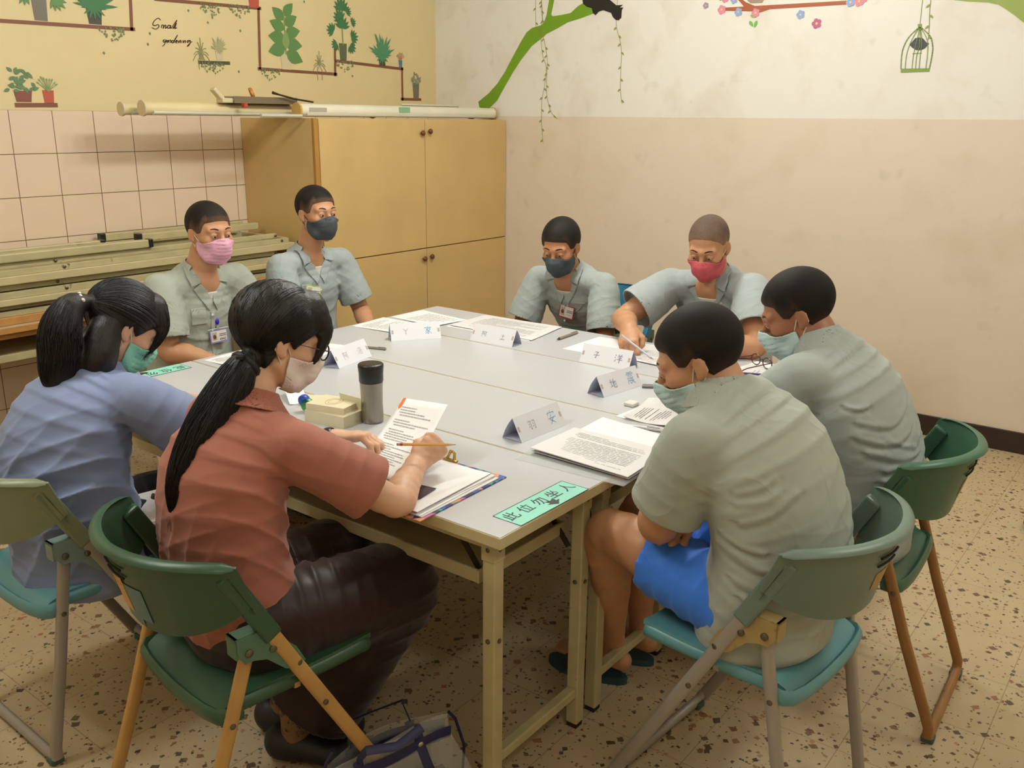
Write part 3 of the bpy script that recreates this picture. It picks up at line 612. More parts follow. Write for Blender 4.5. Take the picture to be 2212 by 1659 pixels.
def make_chair(label, backc, seatc, frame, brack, loc, rz, rear=-.22, note=False, mark=False, group='folding chairs around the tables', name='folding_chair'):
    t = thing(name, label, 'chair', loc, rz, group)
    hw = .208
    def seatf(u, v):
        y = -.20+.39*v; w_ = .196-.02*(1-v)**3-.012*v**4
        z = .452-.016*(1-u*u)*(1-.3*v)-.035*max(0, (.22-v)/.22)**2+.004*v
        return (w_*u, y, z)
    MB_ = shell(MB(), seatf, 14, 14, .012)
    seat = MB_.build('seat', seatc, t)
    sk = MB()
    path = [(-.188, -.15), (-.192, 0), (-.188, .15), (-.17, .182), (0, .19), (.17, .182), (.188, .15), (.192, 0), (.188, -.15)]
    def rim(pts, h=.034):
        for a, b in zip(pts[:-1], pts[1:]):
            za = .446; sk.bar((a[0], a[1], za-.016), (b[0], b[1], za-.016), h, .008, up=(0, 0, 1))
    sk.tube([(x, y, .438) for x, y in smooth2(path, 3)], .016, 8, sq=.55, side=(0, 0, 1)); 
    rp = smooth2([(-.188, -.15), (-.175, -.195), (0, -.205), (.175, -.195), (.188, -.15)], 3)
    sk.tube([(x, y, .425-.014*(1-(x/.2)**2)) for x, y in rp], .02, 8, sq=.5, side=(0, 0, 1))
    sk.build('seat_rim', seatc, t)
    # backrest: strongly curved shell with a rolled top edge
    def backf(u, v):
        a = u*1.22; x = .235*math.sin(a)/math.sin(1.22); y = -.145-.135*(math.cos(a)-math.cos(1.22))/(1-math.cos(1.22))
        zb = .60+.085*abs(u)**2.5; zt = .792-.012*abs(u)**6; z = zb+(zt-zb)*v
        return (x*(1+.03*v), y+.02*(1-v)-.03*v*(1-.4*abs(u)), z)
    b = shell(MB(), backf, 26, 8, .007); bk = b.build('backrest', backc, t)
    rimp = [np.array(backf(u, 1.)) for u in np.linspace(-1, 1, 27)]
    k = MB(); k.tube([p+V(0, -.006, 0) for p in rimp], [.006]+[.014]*25+[.006], 8, sq=.38, side=(0, 1, 0)); k.build('backrest_lip', backc, bk)
    sl = MB()
    for zz in (.745, .725): 
        q = [np.array(backf(u, (zz-.6)/.19))+V(0, -.0045, 0) for u in np.linspace(-.16, .10, 5)]; q = [p+nrm(p-V(0, -.05, p[2]))*.003 for p in q]; sl.tube(q, .0028, 6)
    sl.build('slot', P('slot_dark', '#1b1f18', .8), bk)
    def pat(nm, us, vs_, off, m_):
        def g(u, v):
            p = np.array(backf(us[0]+(us[1]-us[0])*(u+1)/2, vs_[0]+(vs_[1]-vs_[0])*v)); c0 = np.array([0, -.05, p[2]]); return p+nrm(p-c0)*off
        return shell(MB(), g, 8, 3, .0005).build(nm, m_, bk)
    if note:
        pat('tape_patch', (-.26, .10), (.02, .42), .0046, P('tape_blue_grey', '#4f747a', .4)); pat('tape_patch', (-.02, .22), (.12, .55), .0050, P('tape_blue_grey', '#4f747a', .4)); pat('paper_label', (-.20, .02), (.16, .62), .0058, P('label_orange', '#c99a52', .6, dirt=('#6b4a2a', 60, .6)))
    if mark: pat('printed_mark', (-.10, .08), (.30, .52), .0045, P('mark_orange', '#a98a3a', .5))
    bolt = []
    for s in (-1, 1):
        top, foot = V(.218*s, -.165, .735), V(.218*s, .235, .02)
        d = nrm(foot-top)
        MB().tube([top, top+(foot-top)*.25, foot-d*.02, foot], [.0165]*4, 12, sq=.62, side=(0, d[2], -d[1]), power=3).build('front_leg', frame, t)
        s0, s1_ = top-d*.03, top+d*.17
        so = MB().bar(s0+V(-.002*s, 0, 0), s1_, .042, .026, up=(1, 0, 0), bev=.006).build('socket', backc, bk)
        rb = MB()
        for q in range(7): c_ = top-d*.005+d*.012*q; rb.bar(c_+V(.0105*s, 0, 0), c_+V(.0165*s, 0, 0), .003, .04, up=tuple(d))
        rb.build('rib', backc, so)
        hin = V(.205*s, -.135, .565); rf = V(.198*s, rear, .016)
        MB().tube([hin, hin+(rf-hin)*.5, rf+V(0, 0, .03), rf], .0145, 12, sq=.75, side=(0, 1, 0), power=3).build('rear_leg', frame, t)
        br = MB()
        ex = .016*s+.205*s
        br.prism([(-.165, .575), (-.165, .61), (-.115, .61), (-.105, .59), (-.075, .585), (-.03, .54), (-.01, .50), (-.03, .485), (-.06, .50), (-.10, .54), (-.13, .55), (-.15, .55)], .004, frameM((ex-.002, 0, 0), (0, 1, 0), (0, 0, 1), (1, 0, 0)))
        br.box((.185*s, -.168, .565), (ex, -.162, .612)); br.box((.185*s, -.168, .606), (ex, -.115, .612))
        bo = br.build('hinge_plate', brack, t)
        for (yy, zz) in ((-.14, .572), (-.085, .56), (-.028, .50)): MB().lathe([(.009, 0), (.009, .003), (.004, .006)], 10, (ex+.002*s, yy, zz), (s, 0, 0)).build('rivet', boltm, bo)
        MB().lathe([(.007, 0), (.007, .003), (.003, .005)], 8, (.212*s, (-.135+(rear+.135)*.28), .415), (s, 0, 0)).build('rivet', boltm, bo)
        MB().lathe([(.007, 0), (.007, .003), (.003, .005)], 8, (.228*s, .03, .375), (s, 0, 0)).build('rivet', boltm, bo)
    MB().tube([(-.198, rear, .03), (-.185, rear-.002, .016), (.185, rear-.002, .016), (.198, rear, .03)], .0135, 10).build('rear_bar', frame, t)
    MB().tube([(-.218, .235, .03), (-.2, .238, .016), (.2, .238, .016), (.218, .235, .03)], .0135, 10).build('front_bar', frame, t)
    MB().bar((-.2, -.02, .43), (.2, -.02, .43), .014, .014).build('seat_bar', frame, t)
    for s in (-1, 1):
        for yy in (rear, .237): MB().box((.17*s, yy-.018, 0), (.205*s, yy+.016, .02), .005).build('foot_pad', P('foot_teal', '#3f5a55', .5), t)
    return t
grn, grn2, olive, teal, blueb, gygr = plast('plastic_green', '#2f4f38'), plast('plastic_green_dark', '#36604a'), plast('plastic_olive', '#7b8466'), plast('plastic_teal', '#5b9096'), plast('plastic_blue', '#1f6a8c'), plast('plastic_grey_green', '#66796e')
tan = P('frame_tan', '#b48b4e', .42, var=.08, vscale=15, dirt=('#5d3c1e', 25, .68)); gry = P('frame_grey', '#9d968c', .4, .15, dirt=('#6b5c4a', 20, .72)); cr = P('frame_cream', '#cdbf98', .45)
brown = P('frame_brown', '#94693a', .42, var=.1, vscale=15, dirt=('#4d2f18', 22, .64))
brg = P('bracket_green', '#4f6f5a', .45, .1); brt = P('bracket_teal', '#7d938c', .45, .1); bro = P('bracket_rust', '#a08a58', .5, .1, dirt=('#7b5a34', 12, .62))
CH = [
 ('green folding chair with yellow-tan legs and a worn label, under the woman in salmon', grn, grn, tan, brg, (-.295, .49, 0), -97, -.31, True),
 ('olive-backed folding chair with teal seat and grey legs under the woman in the blue shirt', olive, teal, gry, brt, (-.335, 1.215, 0), -91, -.22, False),
 ('grey-green folding chair with teal seat and grey legs under the nearest man in blue shorts', gygr, teal, gry, bro, (.49, -.395, 0), -5, -.23, False),
 ('dark green folding chair with brown legs under the second man on the right', grn2, grn2, brown, brg, (1.13, -.415, 0), 2, -.32, False),
 ('blue folding chair behind the man with the red-framed badge', blueb, blueb, cr, brg, (2.38, 1.25, 0), 90, -.22, False),
 ('folding chair with cream legs under the bald man at the wall side', blueb, blueb, cr, brg, (2.33, .50, 0), 90, -.22, False),
 ('blue folding chair with cream legs under the man in the pink mask', blueb, blueb, cr, brg, (.72, 2.31, 0), 180, -.22, False),
 ('folding chair under the man in the dark mask by the cupboard', teal, teal, gry, brg, (1.38, 2.33, 0), 180, -.22, False)]
for (lb, a, b_, c_, d_, loc, rz, rear, note) in CH: make_chair(lb, a, b_, c_, d_, loc, R_(rz), rear, note, not note)

# ------------------------------------------------------------------ things on the table
TZ = .7402
paper = P('paper_white', '#f0eff1', .6, bump=.05, bscale=60); paperb = P('paper_shade', '#dcd9da', .6); ink = P('print_ink', '#55524f', .7); inkl = P('print_ink_light', '#a5a2a2', .7)
def sheet_mb(mb, q, z, th=.0012, curl=0., n=8, seed=0):   # q: four corners (x,y) -> slightly wavy closed sheet
    q = [np.array(p, float) for p in q]; r = random.Random(seed); ph = r.uniform(0, 6); vs = []; fs = []
    for i in range(n+1):
        for j in range(n+1):
            u, v = i/n, j/n; p = (1-u)*(1-v)*q[0]+u*(1-v)*q[1]+u*v*q[2]+(1-u)*v*q[3]
            h = curl*(.5+.5*math.sin(ph+u*2.4+v*3.1))*(max(abs(u-.5), abs(v-.5))*2)**3
            vs.append((p[0], p[1], z+th+h))
    N = len(vs); vs += [(x, y, zz-th) for x, y, zz in vs]
    I = lambda i, j: i*(n+1)+j
    for i in range(n):
        for j in range(n): fs.append((I(i, j), I(i+1, j), I(i+1, j+1), I(i, j+1))); fs.append((N+I(i, j), N+I(i, j+1), N+I(i+1, j+1), N+I(i+1, j)))
    for i in range(n): fs += [(I(i, 0), N+I(i, 0), N+I(i+1, 0), I(i+1, 0)), (I(i, n), I(i+1, n), N+I(i+1, n), N+I(i, n)), (I(0, i), I(0, i+1), N+I(0, i+1), N+I(0, i)), (I(n, i), N+I(n, i), N+I(n, i+1), I(n, i+1))]
    return mb.add(vs, fs)
def printed(par, q, z, m, rows=12, seed=0, z1_=None, a=(.12, .12), b=(.88, .9), th=.30):
    q = [np.array(p, float) for p in q]; r = random.Random(seed); mb = MB()
    f = lambda u, v: (1-u)*(1-v)*q[0]+u*(1-v)*q[1]+u*v*q[2]+(1-u)*v*q[3]
    dv = (b[1]-a[1])/rows
    for k in range(rows):
        if r.random() < .1: continue
        v0 = a[1]+k*dv; v1 = v0+dv*th; u = a[0]+(r.random() < .3)*.04; end = b[0] if r.random() < .7 else a[0]+(b[0]-a[0])*r.uniform(.3, .9)
        while u < end:
            l = min(r.uniform(.03, .16), end-u); P4 = [f(u, v0), f(u+l, v0), f(u+l, v1), f(u, v1)]
            mb.add([(p[0], p[1], z) for p in P4], [(0, 1, 2, 3)]); u += l+.012
    return mb.build('printed_text', m, par)
def paper_set(label, quads, cat='paper', group='papers on the tables', lines=True, z=TZ, m=inkl, name='paper_sheets', curl=.006, th=.0012, rows=12, seed=1):
    t = thing(name, label, cat, (0, 0, 0), 0, group)
    for k, q in enumerate(quads):
        zz = z+k*(th+.0012); sh = MB(); sheet_mb(sh, q, zz, th, curl if k == len(quads)-1 else 0., seed=seed+k); s = sh.build('sheet', paper if k % 2 == 0 else paperb, t)
        if lines and k >= len(quads)-lines*1: printed(s, q, zz+th+.0006, m, rows, seed+k)
    return t
def rect(c, a, w_, h_):
    ca, sa = math.cos(R_(a)), math.sin(R_(a)); return [(c[0]+x*ca-y*sa, c[1]+x*sa+y*ca) for x, y in ((-w_/2, -h_/2), (w_/2, -h_/2), (w_/2, h_/2), (-w_/2, h_/2))]
paper_set('large sheets on a board in front of the man with the red-framed badge', [[(1.51, 1.50), (1.525, 1.055), (1.80, 1.10), (1.79, 1.52)], [(1.525, 1.494), (1.53, 1.046), (1.815, 1.09), (1.80, 1.515)]], seed=2, curl=.002, rows=16)
paper_set('white sheet at the back edge behind the second name card from the left', [rect((1.36, 1.70), 4, .21, .26)], seed=3, curl=.003)
paper_set('overlapping sheet at the far back corner of the tables', [rect((1.58, 1.67), -5, .2, .3)], seed=4, curl=.004)
paper_set('sheets under the hand of the bald man', [[(1.50, .87), (1.51, .575), (1.79, .60), (1.775, .87)], [(1.53, .66), (1.50, .38), (1.73, .36), (1.76, .64)]], seed=5, curl=.003)
paper_set('paper behind the left name card, half hidden by the salmon blouse', [rect((.86, 1.60), 10, .21, .15)], seed=6, curl=.004)
paper_set('sheet by the arm of the man in the pink mask', [rect((.56, 1.745), 2, .14, .13)], seed=7, curl=.003)
paper_set('papers with the glasses in front of the second man on the right', [rect((1.64, .10), -10, .32, .22), rect((1.60, .06), 8, .3, .21)], seed=8, curl=.003)
paper_set('curled printed pages beside the clear folder, second set on the right side', [rect((1.0, .145), -4, .225, .2), [(.886, .221), (1.11, .257), (1.117, .06), (.894, .044)]], seed=9, m=ink, curl=.02, rows=17)
t = paper_set('thick stack of printed pages in front of the nearest man', [[(.62, .25), (.60, -.03), (.80, 0), (.843, .24)], [(.47, .262), (.462, -.05), (.69, -.045), (.70, .27)], [(.66, .25), (.655, -.03), (.80, .01), (.835, .262)], [(.464, .263), (.455, -.052), (.685, -.04), (.693, .27)]], seed=10, m=inkl, curl=.004, rows=18, z=TZ+.003, th=.002)
clear = P('clear_plastic', '#e9ecec', .12, Transmission_Weight=.0, Alpha=.28)
fo = MB(); sheet_mb(fo, [(.405, .27), (.425, -.058), (.72, -.05), (.70, .30)], TZ, .0015); tag(fo.build('clear_folder', clear), 'clear plastic folder under the thick stack of pages', 'folder')
# pens, eraser, tape, glasses
def pen(label, a, b, r, m, tip, z=TZ, name='pen'):
    t = thing(name, label, 'pen', (a[0], a[1], z+r)); d = V(b[0]-a[0], b[1]-a[1], (b[2]-a[2]) if len(a) > 2 else 0); L = np.linalg.norm(d); u = d/L
    MB().tube([(0, 0, 0), u*L*.88], r, 10).build('barrel', m, t)
    MB().tube([u*L*.88, u*L], [r*.9, .0008], 10).build('pen_tip', tip, t)
    MB().bar(u*L*.02+V(0, 0, r), u*L*.3+V(0, 0, r), .003, .002).build('pen_clip', tip, t)
    return t
pgrey, pdk, pwh, pbl = P('pen_grey', '#8f857e', .35, .2), P('pen_dark', '#4b3c3a', .35), P('pen_white', '#d8d4d6', .3), P('pen_blue', '#413a7a', .35)
pen('grey-brown pen in front of the man with the red-framed badge', (1.762, .975), (1.60, .968), .006, pgrey, pdk)
pen('pen sticking out behind the left name card', (1.035, 1.396), (1.0, 1.50), .005, pgrey, pdk)
pen('white pen with dark band beside the thick stack of pages', (.853, .072), (.82, .205), .005, pwh, pgrey)
pen('grey pen behind the mask of the nearest man', (1.222, .347), (1.29, .24), .006, pgrey, pdk)
pen('slim white and violet pen next to the glasses', (1.575, .16), (1.63, .03), .004, pbl, pwh, TZ+.007)
tag(MB().box((1.005, .255, TZ), (1.045, .29, TZ+.012), .003).build('eraser', P('eraser', '#ddd8d2', .6)), 'small white eraser by the curled pages', 'eraser')
g = thing('eyeglasses', 'dark red eyeglasses lying on the papers at the right', 'glasses', (1.725, .13, TZ+.006), R_(60)); gf = P('glasses_frame', '#4a1a22', .3); gl = P('lens', '#ffffff', .05, Alpha=.15)
for s in (-1, 1):
    MB().tube([(s*.034+.026*math.cos(a), 0, .022+.02*math.sin(a)) for a in np.linspace(0, 6.28, 17)[:-1]], .0022, 6, closed=True).build('rim', gf, g)
    MB().tube([(s*.06, 0, .03), (s*.064, .05, .028), (s*.06, .11, .02), (s*.05, .13, .008)], .002, 6).build('temple', gf, g)
MB().tube([(-.009, 0, .026), (0, -.002, .03), (.009, 0, .026)], .002, 6).build('bridge', gf, g)
# steel flask
fl_ = thing('steel_flask', 'stainless steel flask with a black lid on the table', 'flask', (.388, .80, TZ))
MB().lathe([(.031, 0), (.0335, .003), (.034, .02), (.0325, .06), (.0335, .10), (.035, .125)], 32).build('flask_body', P('brushed_steel', '#9c958a', .28, 1.), fl_)
MB().lathe([(.034, .125), (.0365, .128), (.0365, .15), (.0385, .17), (.0385, .178), (.036, .181), (.02, .1815)], 32).build('flask_lid', P('black_lid', '#191919', .35), fl_)
# cream notebooks, card, tape
bk1 = P('notebook_cover', '#ddd3b4', .6, var=.04); bkp = P('notebook_pages', '#cfc5a6', .7)
def book(label, c, a, w_, h_, th, z, deco=False):
    t = thing('notebook', label, 'notebook', (c[0], c[1], z), R_(a), 'cream notebooks by the flask')
    MB().box((-w_/2+.002, -h_/2+.002, .0015), (w_/2-.002, h_/2-.002, th-.0015)).build('page_block', bkp, t)
    MB().box((-w_/2, -h_/2, 0), (w_/2, h_/2, .0015)).box((-w_/2, -h_/2, th-.0015), (w_/2, h_/2, th)).box((-w_/2-.001, -h_/2, 0), (-w_/2+.001, h_/2, th)).build('cover', bk1, t)
    if deco:
        MB().tube([(.03*math.cos(q)*1.1, .022*math.sin(q)*1.1, th) for q in np.linspace(0, 6.28, 25)[:-1]], .0011, 4, closed=True).tube([(.022*math.cos(q), .016*math.sin(q), th) for q in np.linspace(0, 6.28, 21)[:-1]], .001, 4, closed=True).build('cover_ornament', P('ornament', '#c9a97c', .6), t)
    return t
book('thick lower cream notebook of the pile by the flask', (.335, .895), 8, .125, .15, .035, TZ)
book('upper cream notebook with a round ornament on its cover', (.332, .905), 14, .1, .135, .02, TZ+.0352, True)
tag(MB().bar((.372, .86, TZ), (.360, .86, TZ+.075), .105, .0012, up=(1, 0, 0)).build('standing_card', P('card_cream', '#d9d2b6', .6)), 'cream card standing on edge between the notebooks and the flask', 'card')
ct = thing('correction_tape', 'small blue and green correction tape beside the notebooks', 'correction tape', (.318, 1.02, TZ), R_(20))
MB().lathe([(.02, 0), (.022, .004), (.022, .014), (.02, .018)], 16, (0, 0, .022), (1, 0, 0)).build('tape_case', P('tape_green', '#3f9a4e', .3), ct); MB().lathe([(.016, 0), (.018, .003), (.018, .016), (.016, .019)], 14, (0, .012, .036), (1, 0, 0)).build('tape_lid', P('tape_blue', '#2b4fb0', .3), ct)
paper_set('small folded paper behind the notebooks', [[(.395, 1.235), (.46, 1.21), (.40, 1.10), (.33, 1.115)]], lines=False, curl=.03)
book('slim dark-edged notebook under the folded paper', (.40, 1.09), 30, .08, .06, .012, TZ+.0)
def glyph(name, body, size, m, parent, center=True):
    cu = bpy.data.curves.new(name, 'FONT'); cu.body = body; cu.size = size; cu.extrude = .0001; cu.offset = .00012
    if center: cu.align_x = 'CENTER'; cu.align_y = 'CENTER'
    o = bpy.data.objects.new(name, cu); COL.objects.link(o); dg = bpy.context.evaluated_depsgraph_get(); me = bpy.data.meshes.new_from_object(o.evaluated_get(dg))
    bpy.data.objects.remove(o); me.materials.clear(); me.materials.append(m); return link(bpy.data.objects.new(name, me), parent)
# green table stickers with handwriting
mint = P('mint_card', '#8fd9c6', .5, var=.04); inkb = P('marker_black', '#1f2b30', .6)
def sticker(label, c, a, w_, h_, txt, sz):
    t = thing('seat_notice', label, 'table sign', (c[0], c[1], TZ), R_(a), 'mint notices taped to the tables')
    MB().box((-w_/2, -h_/2, 0), (w_/2, h_/2, .0006)).build('card', mint, t)
    MB().tube([(-w_/2, -h_/2, .0008), (w_/2, -h_/2, .0008), (w_/2, h_/2, .0008), (-w_/2, h_/2, .0008)], .0008, 4, closed=True).build('border', inkb, t)
    for k, ch in enumerate(txt):
        o = glyph('character', ch, sz, inkb, t); o.location = (-w_/2+w_*(k+.5)/len(txt), .006, .0009)
    ar = MB(); ar.prism([(-.016, .012), (.0, .006), (.016, .012), (.016-.004, -.003), (.024, -.003), (0, -.02), (-.024, -.003), (-.012, -.003)], .0003, frameM((.018, -.016, .0007), (1, 0, 0), (0, 1, 0), (0, 0, 1))); ar.build('arrow', P('arrow_black', '#2b2426', .6), t)
    return t
sticker('mint sign with handwriting and an arrow at the near corner of the tables', (.218, .043), -.5, .275, .082, '此位勿坐人', .043)
sticker('mint sign reading upside down at the left end of the nearest table', (.262, 1.795), 180, .275, .082, '此位勿坐人', .043)
# name cards
HZ = {'阿': [[(.12, .9), (.3, .9), (.22, .7), (.3, .6), (.22, .45)], [(.12, .92), (.12, .05)], [(.4, .85), (.95, .85)], [(.45, .6), (.45, .35), (.65, .35), (.65, .6), (.45, .6)], [(.85, .85), (.85, .1), (.75, .15)]],
'浩': [[(.1, .85), (.2, .75)], [(.05, .6), (.15, .5)], [(.08, .1), (.22, .35)], [(.45, .9), (.38, .75)], [(.4, .75), (.85, .75)], [(.62, .92), (.62, .5)], [(.35, .5), (.92, .5)], [(.45, .35), (.45, .05), (.82, .05), (.82, .35), (.45, .35)]],
'丫': [[(.2, .9), (.5, .55)], [(.8, .9), (.5, .55)], [(.5, .55), (.5, .05)]],
'家': [[(.5, 1), (.52, .9)], [(.12, .75), (.15, .87), (.88, .87), (.82, .72)], [(.28, .7), (.75, .7)], [(.5, .7), (.3, .52)], [(.4, .6), (.58, .4), (.55, .08), (.42, .12)], [(.48, .5), (.2, .35)], [(.54, .35), (.15, .12)], [(.8, .6), (.6, .45)], [(.6, .45), (.92, .1)]],
'土': [[(.25, .6), (.75, .6)], [(.5, .85), (.5, .1)], [(.1, .1), (.9, .1)]],
'子': [[(.25, .85), (.7, .85), (.5, .65)], [(.5, .65), (.5, .1), (.35, .15)], [(.12, .45), (.9, .48)]],
'洋': [[(.1, .85), (.2, .75)], [(.05, .6), (.15, .5)], [(.08, .1), (.22, .35)], [(.48, .92), (.54, .8)], [(.8, .92), (.72, .8)], [(.4, .75), (.9, .75)], [(.42, .57), (.86, .57)], [(.35, .38), (.95, .38)], [(.64, .75), (.64, .02)]],
'地': [[(.05, .65), (.4, .65)], [(.22, .9), (.22, .2)], [(.02, .15), (.42, .28)], [(.45, .5), (.9, .65), (.88, .3), (.8, .32)], [(.66, .92), (.66, .25)], [(.52, .75), (.52, .12), (.6, .05), (.92, .05), (.95, .2)]],
'震': [[(.2, .95), (.8, .95)], [(.1, .75), (.12, .85), (.9, .85), (.85, .75)], [(.5, .95), (.5, .6)], [(.25, .76), (.38, .76)], [(.25, .67), (.38, .67)], [(.62, .76), (.76, .76)], [(.62, .67), (.76, .67)], [(.15, .52), (.85, .52)], [(.18, .52), (.15, .3), (.05, .05)], [(.3, .42), (.75, .42)], [(.2, .3), (.85, .3)], [(.38, .3), (.38, .05), (.52, .12)], [(.75, .25), (.6, .17)], [(.5, .3), (.95, .02)]],
'羽': [[(.08, .85), (.42, .85), (.4, .15), (.32, .2)], [(.15, .65), (.25, .55)], [(.1, .35), (.25, .42)], [(.58, .85), (.92, .85), (.9, .15), (.82, .2)], [(.65, .65), (.75, .55)], [(.6, .35), (.75, .42)]],
'安': [[(.5, 1), (.5, .9)], [(.15, .7), (.15, .85), (.85, .85), (.82, .72)], [(.5, .72), (.3, .35), (.75, .08)], [(.7, .5), (.25, .05)], [(.08, .45), (.92, .48)]]}
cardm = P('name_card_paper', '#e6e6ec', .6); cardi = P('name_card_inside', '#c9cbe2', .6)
pe = dict(b=P('ink_blue', '#3f8fc0', .6), g=P('ink_grey', '#8b8b93', .6), v=P('ink_violet', '#4a4a86', .6), s=P('ink_slate', '#5a6a90', .6), p=P('ink_pale', '#b9bcc6', .6))
cdec = P('card_ornament', '#c2b0a6', .6)
def namecard(label, c, a, chars, cols, L=.21, D=.072, Hh=.066, sizes=(.036, .036), sw=.0017):
    t = thing('name_card', label, 'name card', (c[0], c[1], TZ), R_(a), 'folded paper name cards')
    th = .0006; ya = -D/2; yb = D/2; apex = V(0, 0, Hh); mb = MB()
    n = 8
    def panel(p0, p1, bow):     # strip extruded along x between two lines
        vs = []; fs = []; d = nrm(V(0, p1[0]-p0[0], p1[1]-p0[1])); nn = V(0, -d[2], d[1])
        for k in range(n+1):
            q = V(0, p0[0], p0[1])*(1-k/n)+V(0, p1[0], p1[1])*(k/n)+nn*bow*math.sin(math.pi*k/n)
            for x in (-L/2, L/2): vs.append(q+V(x, 0, 0)); vs.append(q+V(x, 0, 0)+nn*th)
        for k in range(n):
            a0 = 4*k; b0 = 4*k+4; fs += [(a0, b0, b0+2, a0+2), (a0+1, a0+3, b0+3, b0+1), (a0, a0+1, b0+1, b0), (a0+2, b0+2, b0+3, a0+3)]
        fs += [(0, 2, 3, 1), (4*n, 4*n+1, 4*n+3, 4*n+2)]
        return vs, fs
    f = MB(); f.add(*panel((ya, .0), (0, Hh), .0)); fo_ = f.build('front_panel', cardm, t)
    f = MB(); f.add(*panel((yb, .0), (0, Hh), -.004)); f.build('back_panel', cardi, t)
    f = MB(); f.add(*panel((ya, .0003), (yb, .0003), .001)); f.build('base_panel', cardi, t)
    d = nrm(V(0, -ya, Hh)); nn = V(0, -d[2], d[1]); Ls = math.hypot(ya, Hh)
    def on(u, v): return V(u, ya, 0)+d*v+nn*(.0012)
    for k, (ch, cm) in enumerate(zip(chars, cols)):
        sz = sizes[k]; ox = (-.055 if k == 0 else .035)-sz*.3*0; oy = Ls*.5-sz*.5; mb = MB()
        for st in HZ[ch]:
            vs, fs = ribbon([(ox+x*sz, oy+y*sz) for x, y in st], sw); mb.add([on(*v) for v in vs], fs)
        mb.build('handwriting', pe[cm], fo_)
    for x in (-L/2+.008, L/2-.008):
        mb = MB()
        for yy in (Ls*.45, Ls*.55): mb.add([on(x+.006*math.cos(q)*.8, yy+.005*math.sin(q)) for q in np.linspace(0, 6.28, 13)[:-1]], [tuple(range(12))])
        mb.build('corner_ornament', cdec, fo_)
    return t
# face looks towards local -y ; local +x is reading direction
namecard('tent name card with faint grey handwriting, leftmost behind the flask', (.825, 1.385), 12, '阿浩', 'pp', sizes=(.03, .03))
namecard('tent name card with a Y-shaped and a blue character, at the back left', (1.262, 1.455), -35, '丫家', 'gb', sizes=(.028, .034))
namecard('tent name card with small grey characters, at the back centre', (1.418, 1.148), -86, '阿土', 'gg', sizes=(.024, .028))
namecard('tent name card with two violet characters, in front of the bald man', (1.418, .605), -87, '子洋', 'vv', sizes=(.03, .036))
namecard('tent name card with a dense bright blue character, beside the violet one', (1.148, .408), -7, '地震', 'sb', sizes=(.034, .044))
namecard('tent name card nearest the camera, with faint grey and blue characters', (.625, .365), -2, '羽安', 'gb', sizes=(.034, .042))
# clipboard of the woman in salmon
cb = thing('patterned_clipboard', 'colourful patterned clipboard holding papers under the arm of the woman in salmon', 'clipboard', (.115, .312, TZ), R_(2))
def patt():
    n = NT('patterned_board'); co = n.coord(); vo = n.new('ShaderNodeTexVoronoi'); n.link(co, vo.inputs['Vector']); vo.inputs['Scale'].default_value = 45
    s = n.new('ShaderNodeSeparateColor'); n.link(vo.outputs['Color'], s.inputs[0])
    rr = n.ramp(s.outputs[0], [(0, lin('#2a3070')), (.3, lin('#3a5fb0')), (.5, lin('#c86a9a')), (.65, lin('#4fa0a0')), (.8, lin('#e0946a')), (1, lin('#6a3f8a'))]); rr.node.color_ramp.interpolation = 'CONSTANT'; n.setc(rr); n.b.inputs['Roughness'].default_value = .35; return n.m
MB().box((-.168, -.112, 0), (.168, .112, .0035), .001).build('board', patt(), cb)
for k, (dx, dy, a) in enumerate(((0, -.002, 0), (-.004, .006, 1.5), (.002, .012, -1.2), (-.006, .016, 2.5))):
    s = MB(); q = rect((dx-.004, dy), a, .297, .205); sheet_mb(s, q, .0037+k*.0022, .0018, .004 if k == 3 else 0, seed=k); so = s.build('sheet', paper if k % 2 else paperb, cb)
pic = MB().add([(x, y, .0152) for x, y in rect((-.06, -.02), 8, .075, .045)], [(0, 1, 2, 3)]).build('printed_picture', P('picture_purple', '#3a2434', .4, var=.4, vscale=30), cb)
ck = MB(); gold = P('gold_clip', '#c9a85a', .25, 1.)
ck.tube([(.155, .05, .012), (.163, .055, .03), (.158, .06, .036)], .004, 8).tube([(.155, .075, .012), (.163, .07, .03), (.158, .065, .036)], .004, 8).bar((.155, .04, .012), (.155, .085, .012), .012, .006, bev=.002); ck.build('clip', gold, cb)
# open book on the lap of the woman in blue
lb_ = thing('lap_folder', 'blue-covered folder with papers on the lap of the woman in blue', 'folder', (-.145, 1.06, .575), R_(-12))
MB().box((-.15, -.11, 0), (.15, .11, .003), .001).build('cover', P('folder_blue', '#1f3f8a', .4), lb_)
for k in range(3): s = MB(); sheet_mb(s, rect((0.0, .003*k), k, .285, .21), .0032+k*.003, .0026, 0); s.build('sheet', paper if k % 2 else paperb, lb_)
